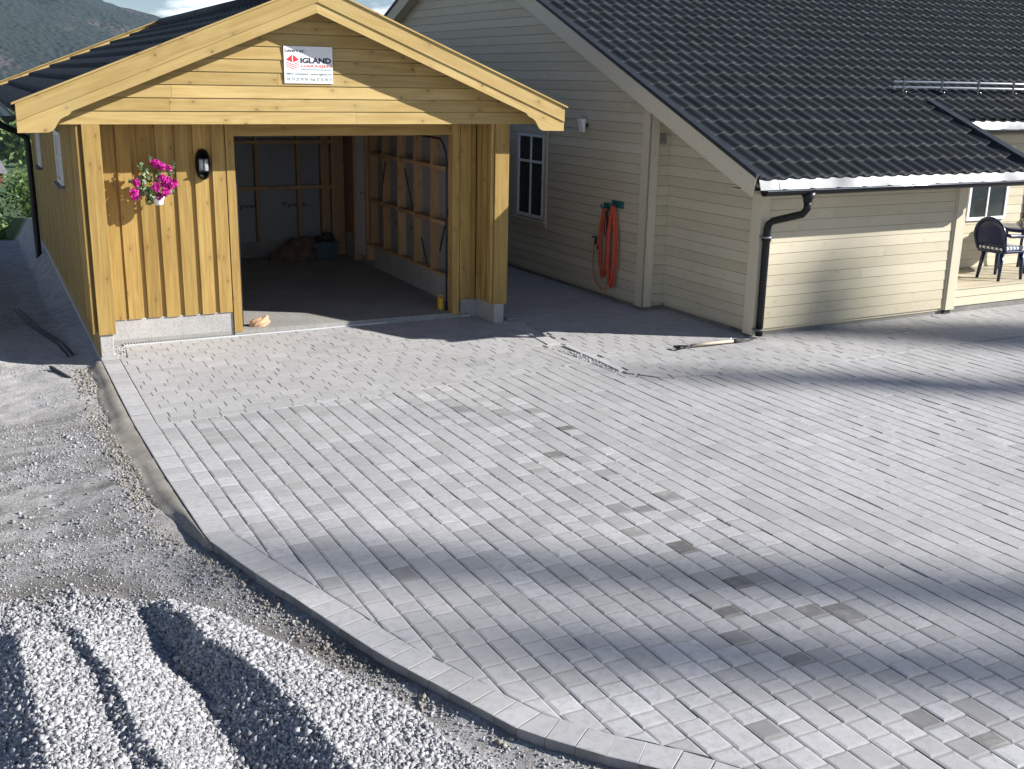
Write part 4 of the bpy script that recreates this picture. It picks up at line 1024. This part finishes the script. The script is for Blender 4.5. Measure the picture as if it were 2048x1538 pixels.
# verge of the lower roof part (right end)
b = MB(); xa, xb = 3.80, 3.93
b.hexa([(xa, YE-.03, hz(YE)-.05), (xb, YE-.03, hz(YE)-.05), (xb, 1.25, hz(1.25)-.05), (xa, 1.25, hz(1.25)-.05), (xa, YE-.03, hz(YE)+.05), (xb, YE-.03, hz(YE)+.05), (xb, 1.25, hz(1.25)+.05), (xa, 1.25, hz(1.25)+.05)])
b.hexa([(3.932, YE-.02, hz(YE)-.20), (3.95, YE-.02, hz(YE)-.20), (3.95, .9, hz(.9)-.20), (3.932, .9, hz(.9)-.20), (3.932, YE-.02, hz(YE)+.03), (3.95, YE-.02, hz(YE)+.03), (3.95, .9, hz(.9)+.03), (3.932, .9, hz(.9)+.03)])
b.build('verge_flashing', 'char', Hs)
# snow guard
sg = MB(); YG = 1.53
for dz_ in (.085, .155): sg.tube([(3.46, YG, hz(YG)+dz_), (9.5, YG, hz(YG)+dz_)], .015, 8)
sgo = sg.build('snow_guard', 'zinc', Hs)
for k in range(8):
    x_ = 3.63+k*.735; b = MB(); b.bar((x_, YG-.01, hz(YG)+.0), (x_, YG-.024, hz(YG)+.185), .03, .008, (1, 0, 0)); b.bar((x_, YG-.05, hz(YG-.05)+.03), (x_, YG+.12, hz(YG+.12)+.03), .03, .006, (1, 0, 0)); b.build('bracket', 'char', sgo)
    b = MB(); b.ball((x_+.01, YG-.055, hz(YG-.05)+.042), .014, 8, 6); b.build('bolt', 'steel', sgo)
# windows of the house
def house_window(parent, ax, c0, lo, hi, z0, z1, mull=True, rail=None, trim=True):
    X = (lambda a, d, z: (d, a, z)) if ax == 'x' else (lambda a, d, z: (a, d, z))
    def bx(b, a0, a1, d0, d1, za, zb):
        if ax == 'x': b.box(d0, d1, a0, a1, za, zb)
        else: b.box(a0, a1, d0, d1, za, zb)
    fw = .045; b = MB()
    bx(b, lo, hi, c0-.03, c0+.012, z0, z0+fw); bx(b, lo, hi, c0-.03, c0+.012, z1-fw, z1); bx(b, lo, lo+fw, c0-.03, c0+.012, z0+fw, z1-fw); bx(b, hi-fw, hi, c0-.03, c0+.012, z0+fw, z1-fw)
    if mull: mm = (lo+hi)/2; bx(b, mm-.016, mm+.016, c0-.026, c0+.01, z0+fw, z1-fw)
    if rail: bx(b, lo+fw, hi-fw, c0-.0245, c0+.01, rail-.018, rail+.018)
    wn = b.build('window', 'white', parent, .003)
    b = MB(); bx(b, lo+.03, hi-.03, c0-.014, c0-.008, z0+.03, z1-.03); b.build('pane', 'glass', wn)
    if trim:
        b = MB(); tw = .085; y0_, y1_ = c0-.028, c0-.0045
        g_ = (0, 0, 1)
        bx(b, lo-tw, lo-.002, y0_, y1_, z0-.02, z1+.005); bx(b, hi+.002, hi+tw, y0_, y1_, z0-.02, z1+.005); bx(b, lo-tw-.02, hi+tw+.02, y0_-.006, y1_, z1+.006, z1+.09); bx(b, lo-tw, hi+tw, y0_, y1_, z0-.11, z0-.045); b.build('window_trim', 'cream_trim', wn, .003)
        b = MB(); bx(b, lo-tw-.03, hi+tw+.03, c0-.075, c0-.0045, z0-.044, z0-.021); b.build('sill', 'cream_trim', wn, .003)
    return wn
house_window(Hs, 'x', -.306, 4.22, 4.99, .845, 2.03, True, 1.64)
house_window(Hs, 'y', WY-.006, 4.60, 5.40, .99, 2.0, True, None, False)
house_window(Hs, 'y', WY-.006, 5.9, 6.7, .99, 2.0, True, None, True)
# vent on the return wall
b = MB(); b.box(-.19, -.08, 1.70, 1.715, 2.05, 2.17); vo_ = b.build('air_vent', 'found', Hs, .003)
# house wall lamp
Hl = thing('wall_lamp', 'slim white up and down lamp on the shaded cream gable wall', 'lamp', (0, 0, 0)); Hl.location = HO; Hl.rotation_euler = (0, 0, HY)
b = MB(); b.hexa([(-.40, 3.10, 2.12), (-.37, 3.10, 2.12), (-.37, 3.20, 2.12), (-.40, 3.20, 2.12), (-.44, 3.10, 2.29), (-.36, 3.10, 2.29), (-.36, 3.20, 2.29), (-.44, 3.20, 2.29)]); b.build('lamp_body', 'white', Hl, .004)
b = MB(); b.box(-.37, -.306, 3.13, 3.17, 2.18, 2.23); b.build('bracket', 'char', Hl)
# cable hooks and coils
def hook(y0, y1, z0, z1, lb):
    t = thing('cable_hook', lb, 'hook', HO, HY, 'hooks for the cable coils')
    b = MB(); b.box(-.325, -.3045, y0, y1, z0, z1); b.build('back_plate', 'teal', t, .004)
    b = MB(); b.tube([(-.325, (y0+y1)/2, z0+.03), (-.42, (y0+y1)/2, z0+.03), (-.44, (y0+y1)/2, z0+.07)], .014, 8); b.build('peg', 'teal', t)
hook(2.42, 2.66, 1.17, 1.255, 'left teal hook board above the cable coils'); hook(2.22, 2.47, 1.215, 1.305, 'right teal hook board, slightly higher, above the thick cable coil')
def coil(b, yc, ztop, w_, h_, n_, r_, xoff, rr, spread=.02):
    for i in range(n_):
        ww = w_*(1+rr.uniform(-.25, .25)); hh = h_*(1+rr.uniform(-.10, .05)); dx = rr.uniform(0, .05); dy = rr.uniform(-spread, spread)
        pts = []
        for k in range(28):
            a_ = 2*math.pi*k/28; s_ = math.sin(a_); c_ = math.cos(a_)
            f_ = (1-.55*max(0, c_)**1.5)     # pinched at the top
            pts.append((xoff-dx, yc+dy+ww*s_*f_, ztop-hh/2+hh/2*c_))
        b.tube(pts, r_, 6, closed=True)
rr = random.Random(12)
Cb = thing('extension_cable', 'bundle of orange extension cable hanging from the right teal hook', 'cable', HO, HY, 'orange cable coils on the shaded wall')
b = MB(); coil(b, 2.345, 1.25, .085, 1.02, 12, .0085, -.36, rr, .012); b.build('cable_coil', 'orange', Cb)
Cc = thing('extension_cable', 'thinner orange cable with a dangling plug hanging from the left teal hook', 'cable', HO, HY, 'orange cable coils on the shaded wall')
b = MB(); coil(b, 2.55, 1.20, .085, .90, 5, .008, -.35, rr, .02)
b.tube([(-.36, 2.62, 1.15), (-.37, 2.66, .95), (-.37, 2.68, .70)], .006, 6)
b.tube([(-.36, 2.76, .72), (-.36, 2.80, .62), (-.36, 2.80, .40), (-.36, 2.72, .22), (-.36, 2.58, .13), (-.36, 2.46, .14), (-.36, 2.42, .3)], .0065, 6)
b.build('cable_coil', 'orange', Cc)
b = MB(); b.tube([(-.36, 2.76, .70), (-.36, 2.75, .80)], .017, 8); b.tube([(-.37, 2.68, .70), (-.37, 2.68, .64)], .014, 8); b.tube([(-.37, 2.83, .79), (-.37, 2.74, .79)], .010, 8); b.build('plug', 'rubber', Cc)
b = MB(); coil(b, 2.49, 1.17, .035, .36, 3, .007, -.37, rr, .012); b.tube([(-.37, 2.50, 1.0), (-.37, 2.48, .85), (-.37, 2.5, .6)], .012, 8)
tag(b.build('black_cable', 'rubber'), 'short black cable hanging between the two orange coils', 'cable'); ob = bpy.data.objects['black_cable']; ob.location = HO; ob.rotation_euler = (0, 0, HY)

# lawn tool lying on the paving
Tl = thing('garden_fork', 'garden tool with pale wooden shaft lying on the paving in front of the house', 'tool', (4.08, -2.43, .013), .01)
b = MB(); b.tube([(.20, 0, .022), (.45, 0, .024), (.78, .0, .022)], [.017, .0155, .0165], 10); b.build('shaft', 'handle', Tl)
b = MB(); b.tube([(.215, 0, .022), (.13, 0, .022), (.035, .035, .022), (.0, .04, .022), (-.0, -.04, .022), (.035, -.035, .022), (.13, 0, .022)], .012, 8); b.build('grip', 'black', Tl)
b = MB(); b.tube([(.76, 0, .022), (.80, 0, .024), (.90, 0, .02)], [.02, .022, .015], 8); b.box(.89, 1.03, -.012, .012, .010, .017); b.build('tool_head', 'rubber', Tl)
b = MB(); b.tube([(.735, .01, .03), (.73, .015, .062)], .005, 6); b.build('tang', 'steel', Tl)

# garden chair on the terrace
Hm = Matrix.Rotation(HY, 4, 'Z'); Hm.translation = Vector(HO)
cl = Hm @ Vector((4.46, .32, .322))
Ch = thing('garden_chair', 'dark blue moulded garden chair with striped cushion on the terrace', 'chair', cl, HY)
b = MB()
for i, (sx, sy, tx_, ty_) in enumerate(((-.22, .13, -.15, .12), (-.20, -.19, -.15, -.16), (.23, -.20, .19, -.19), (.23, .20, .19, .17))):
    b = MB(); b.tube([(sx, sy, 0), (tx_, ty_, .38)], [.020, .030], 8); b.build('leg', 'blue_pl', Ch)
b = MB(); b.prism([(-.20, -.20), (.21, -.22), (.23, 0), (.21, .22), (-.20, .20)], 'z', .355, .39); b.build('seat', 'blue_pl', Ch, .008)
b = MB(); b.box(-.19, .22, -.19, .19, .392, .445); b.build('cushion', 'cushion', Ch, .018)
# back: an arched shell with a rim
b = MB(); arch = []
for k in range(17):
    a_ = math.pi*k/16; arch.append((-.20-.045*math.sin(a_)-.03, .235*math.cos(a_)*(1.0 if True else 1), .56+.25*math.sin(a_)))
low = [(-.18, .20, .40)]; 
rim = [(-.17, .21, .39)]+arch+[(-.17, -.21, .39)]
b.tube(rim, .022, 8); b.build('back_rim', 'blue_pl', Ch)
b = MB(); vs, fs = [], []; 
for j in range(6):
    t = j/5
    for k in range(17):
        p = arch[k]; vs.append((-.185+(p[0]+.185)*t, p[1]*(.86+.14*t), .42+(p[2]-.42)*t))
fs = [(j*17+k, j*17+k+1, (j+1)*17+k+1, (j+1)*17+k) for j in range(5) for k in range(16)]; b.add(vs, fs, None, .5, True); bk = b.build('backrest', 'blue_pl', Ch)
so_ = bk.modifiers.new('s', 'SOLIDIFY'); so_.thickness = .012
for s_ in (-1, 1):
    b = MB(); b.tube([(-.24, .235*s_, .62), (-.15, .25*s_, .60), (.10, .255*s_, .585), (.22, .25*s_, .57), (.245, .235*s_, .50), (.235, .21*s_, .38)], [.022, .024, .026, .026, .023, .022], 8); b.build('armrest', 'blue_pl', Ch)
# table edge
tl = Hm @ Vector((5.10, .62, .322))
Tt = thing('garden_table', 'dark garden table with a pale cloth corner behind the chair at the right edge', 'table', tl, HY)
b = MB(); b.lathe((0.25, 0, 0), [(.0, .60), (.46, .60), (.47, .585), (.46, .57), (.0, .57)], 32); b.build('table_top', 'blue_pl', Tt)
for k in range(4): a_ = math.pi/4+k*math.pi/2; b = MB(); b.tube([(.25+.30*math.cos(a_), .30*math.sin(a_), 0), (.25+.24*math.cos(a_), .24*math.sin(a_), .57)], .02, 8); b.build('leg', 'blue_pl', Tt)
# red flowers on the table
fl_ = Hm @ Vector((5.40, .62, .922))
Fr = thing('flower_pot', 'red flowers in a pot standing on the garden table', 'flowers', fl_, HY)
b = MB(); b.lathe((0, 0, 0), [(0, 0), (.05, 0), (.07, .11), (.06, .11), (.055, .1)], 16); b.build('pot', 'white', Fr)
leafcards('foliage', [(0, 0, .17), (-.04, 0, .14)], [(.10, .1, .07), (.1, .1, .05)], [70, 40], .02, 'leaf', Fr, seed=3)
leafcards('blossom', [(-.05, -.03, .24), (.05, 0, .27), (-.09, .02, .17), (0, .05, .24)], [(.04, .04, .03)]*4, [30]*4, .014, 'red', Fr, seed=5)

# ---------------------------------------------------------------- odds and ends beside the left wall
b = MB()
for (dx, dy) in ((0, 0), (.05, .05)):
    b.tube([(-2.20+dx, 2.9+dy, height(-2.2, 2.9)+.04), (-2.02+dx, 1.7+dy, height(-2., 1.7)+.015), (-1.86+dx, .75+dy, height(-1.86, .75)+.015), (-1.80+dx, .12+dy, height(-1.8, .12)+.012)], .010, 7)
tag(b.build('black_hose', 'rubber'), 'two dark hoses lying along the ground beside the left garage wall', 'hose')
b = MB(); za = float(height(-2.0, -.8)); b.hexa([(-2.02, -.52, za-.01), (-2.0, -.52, za-.01), (-1.86, -1.02, za-.01), (-1.89, -1.02, za-.01), (-2.02, -.52, za+.025), (-2.0, -.52, za+.025), (-1.86, -1.02, za+.02), (-1.89, -1.02, za+.02)])
tag(b.build('batten', 'rubber'), 'short dark strip half buried in the pale sand by the left corner', 'batten')

# ---------------------------------------------------------------- trees and far things
def cards(P, size, seed, squash=(1, 1, 1)):
    r = np.random.RandomState(seed); n = len(P); a = r.normal(size=(n, 3))*squash; a /= np.linalg.norm(a, axis=1)[:, None]
    b_ = np.cross(a, r.normal(size=(n, 3))); b_ /= np.linalg.norm(b_, axis=1)[:, None]; s_ = size*r.uniform(.6, 1.4, (n, 1))
    V = np.stack([P-a*s_, P+b_*s_*.5, P+a*s_, P-b_*s_*.5], 1).reshape(-1, 3); return V, np.arange(4*n).reshape(n, 4), r.uniform(size=n)
def broad_tree(name, lb, cat, x_, y_, h_, w_, n, leaf, seed, group=None, mat='leaf', z0=None):
    r = np.random.RandomState(seed); z = float(height(x_, y_)) if z0 is None else z0
    t = thing(name, lb, cat, (x_, y_, z), 0, group)
    b = MB(); b.tube([(0, 0, -.2), (.02*h_, 0, h_*.3), (0, .02*h_, h_*.6), (0, 0, h_*.85)], [w_*.05, w_*.04, w_*.025, w_*.01], 8)
    K = 16; P = []; 
    for k in range(K):
        d = r.normal(size=3); d /= np.linalg.norm(d); c = np.array((0, 0, h_*.56))+d*np.array((w_*.33, w_*.33, h_*.30)); rad_ = w_*r.uniform(.14, .26)
        b.tube([(0, 0, h_*.25), tuple(c*np.array((.5, .5, .8))), tuple(c)], [w_*.02, w_*.014, w_*.006], 5)
        m_ = n//K; q = r.normal(size=(m_, 3)); q /= np.linalg.norm(q, axis=1)[:, None]; P.append(c+q*rad_*r.uniform(.4, 1.1, (m_, 1)))
    b.build('trunk', 'bark', t); P = np.concatenate(P); V, Q, A = cards(P, leaf, seed+1); npmesh('crown', V, Q, mat, A, parent=t); return t
def spruce(name, lb, x_, y_, h_, slope, n, leaf, seed, cut=0., group=None):
    r = np.random.RandomState(seed); z = float(height(x_, y_)); z = 0 if z > -.5 else z
    t = thing(name, lb, 'tree', (x_, y_, z), 0, group); b = MB(); b.tube([(0, 0, -.3), (0, 0, h_*.5), (0, 0, h_)], [h_*.014, h_*.009, .02], 8)
    P = []; nb = int(h_*7)
    for k in range(nb):
        dpt = (k/nb)**1.2*h_*.86+.2; zz = h_-dpt; L = dpt*slope*r.uniform(.65, 1.15); az = r.uniform(0, 2*math.pi)
        e = np.array((math.cos(az)*L, math.sin(az)*L, zz-L*.35)); s0 = np.array((0, 0, zz)); 
        if k % 3 == 0: b.tube([tuple(s0), tuple(e)], [.03, .01], 4)
        m_ = int(n/nb*(.4+1.2*dpt/h_)); u = r.uniform(.05, 1, (m_, 1)); P.append(s0+(e-s0)*u+r.normal(size=(m_, 3))*(.06+.13*L*(1-u))*np.array((1, 1, .5)))
    b.build('trunk', 'bark', t); P = np.concatenate(P); V, Q, A = cards(P, leaf, seed+1); npmesh('crown', V, Q, 'leafd', A, parent=t); return t
# behind the garage, seen at the left edge
bush = [(-2.9, 17.5, 3.2, 3.0), (-5.2, 19, 3.6, 3.6), (-.6, 20, 3.8, 3.6), (-4.2, 25, 4.6, 5.), (-.4, 28, 5, 5), (-7.5, 24, 5, 5)]
lbs = ['bright green bush nearest the bank behind the garage', 'rounded green bush at the left edge behind the garage', 'green bush partly hidden by the garage downpipe', 'broad green bush on the slope below the red shed', 'tall bush lower down the slope behind the garage', 'bush farthest left on the slope']
for i, (x_, y_, h_, w_) in enumerate(bush): broad_tree('bush', lbs[i], 'bush', x_, y_, max(.9, h_*.30), w_*.7, 5200, .06, 40+i, 'bushes on the slope behind the garage', z0=float(height(x_, y_))-.3)
# dark bare-ish tree beside the downpipe
spruce('spruce_tree', 'dark spruce standing just beyond the garage downpipe', -2.45, 27., 6.6, .13, 2600, .10, 60)
for i, (x_, y_, h_, w_, lb) in enumerate(((-12, 190, 9, 12, 'dark tree by the field, leftmost of the far row'), (-3, 200, 10, 13, 'dark round tree in the middle of the far row'), (7, 196, 9, 12, 'dark tree in the far row next to the garage corner'), (-22, 215, 12, 15, 'large dark tree behind the far row'), (18, 230, 12, 15, 'far tree hidden mostly by the garage'))):
    broad_tree('tree', lb, 'tree', x_, y_, h_, w_, 2600, .75, 70+i, 'row of trees across the field')
Sd = thing('shed', 'small dark red shed with a grey roof down the slope', 'shed', (-4.6, 112, float(height(-4.6, 112))-.1), .2)
b = MB(); b.box(-4.5, 4.5, -3, 3, 0, 2.0, (0, 0, 1)); b.build('wall', 'shedred', Sd)
b = MB(); b.hexa([(-4.9, -3.4, 1.9), (4.9, -3.4, 1.9), (4.9, 0, 3.3), (-4.9, 0, 3.3), (-4.9, -3.4, 2.02), (4.9, -3.4, 2.02), (4.9, 0, 3.42), (-4.9, 0, 3.42)]); b.hexa([(-4.9, 0, 3.3), (4.9, 0, 3.3), (4.9, 3.4, 1.9), (-4.9, 3.4, 1.9), (-4.9, 0, 3.42), (4.9, 0, 3.42), (4.9, 3.4, 2.02), (-4.9, 3.4, 2.02)]); b.build('roof', 'slate', Sd)
b = MB(); b.box(-.6, .6, -3.03, -3.001, 0, 1.7); b.build('door', 'tarp', Sd)
# trees out of frame to the right whose tops shade the drive
def shade(px_, py_, hh, z_=0): k = (hh-z_)/SUN.z; return px_+SUN.x*k, py_+SUN.y*k
for i, (tx_, ty_, hh, slp, n_, zz, lb) in enumerate(((-1.7, -5.50, 38, .085, 6500, 0, 'tall narrow spruce beyond the drive, nearest the road'), (-.7, -7.1, 36, .15, 7500, 0, 'slim spruce beyond the drive'), (3.1, -3.05, 38, .14, 9000, 0, 'tall spruce opposite the house corner'), (6.1, -2.1, 40, .34, 52000, 1.0, 'broad spruce opposite the terrace'), (6.9, -3.0, 41, .24, 40000, 0, 'largest spruce opposite the terrace'))):
    X_, Y_ = shade(tx_, ty_, hh, zz); spruce('spruce_tree', lb, X_, Y_, hh, slp, n_, .20, 80+i, group='spruces across the drive')
# hills
def hill(name, prof, dist, depth, seed, zb=-30):
    # prof: (azimuth tangent x/y, elevation tangent) pairs seen from the plot
    az = np.array([p[0] for p in prof]); el = np.array([p[1] for p in prof]); U = np.linspace(az[0], az[-1], 420); W = np.linspace(0, 1, 70)
    V = []
    for w_ in W:
        D = dist+depth*w_; ridge = np.interp(U, az, el)*(dist+depth*.75)
        prof_ = np.sin(min(w_/.75, 1)*math.pi/2)**.85 if w_ <= .75 else 1-(w_-.75)*1.2
        x_ = U*D; y_ = np.full_like(U, D); nn = (fbm(x_, y_, .008, 5, seed)-.5)
        z_ = zb+(ridge-zb)*prof_+nn*70*math.sin(math.pi*min(1, w_*1.05)*.9)*(1-.75*(w_ > .70))+(fbm(x_, y_, .09, 2, seed+3)-.5)*7
        V.append(np.stack([x_+CAM[0], y_+CAM[1], z_+CAM[2]*0], 1))
    V = np.concatenate(V); n, m_ = len(U), len(W); I = np.arange(n*m_).reshape(m_, n)
    return struct(npmesh(name, V, np.stack([I[:-1, :-1].ravel(), I[:-1, 1:].ravel(), I[1:, 1:].ravel(), I[1:, :-1].ravel()], 1), 'hill', smooth=True))
hill('hills', [(-1.2, .10), (-.5, .09), (-.1, .083), (.0, .070), (.063, .0595), (.095, .0545), (.118, .0475), (.150, .042), (.19, .034), (.30, .022), (.5, .03), (.9, .06), (1.5, .08)], 900, 1000, 3)
# haze
b = MB(); b.box(-3200, 3400, -420, 2300, -34, 320); hzo = b.build('haze', 'white'); hzo['kind'] = 'stuff'
hm = bpy.data.materials.new('haze'); hm.use_nodes = True; hm.node_tree.nodes.clear()
ho = hm.node_tree.nodes.new('ShaderNodeOutputMaterial'); pv = hm.node_tree.nodes.new('ShaderNodeVolumePrincipled'); pv.inputs['Color'].default_value = (.55, .74, 1, 1); pv.inputs['Density'].default_value = .00011
hm.node_tree.links.new(pv.outputs[0], ho.inputs['Volume']); hzo.data.materials.clear(); hzo.data.materials.append(hm)
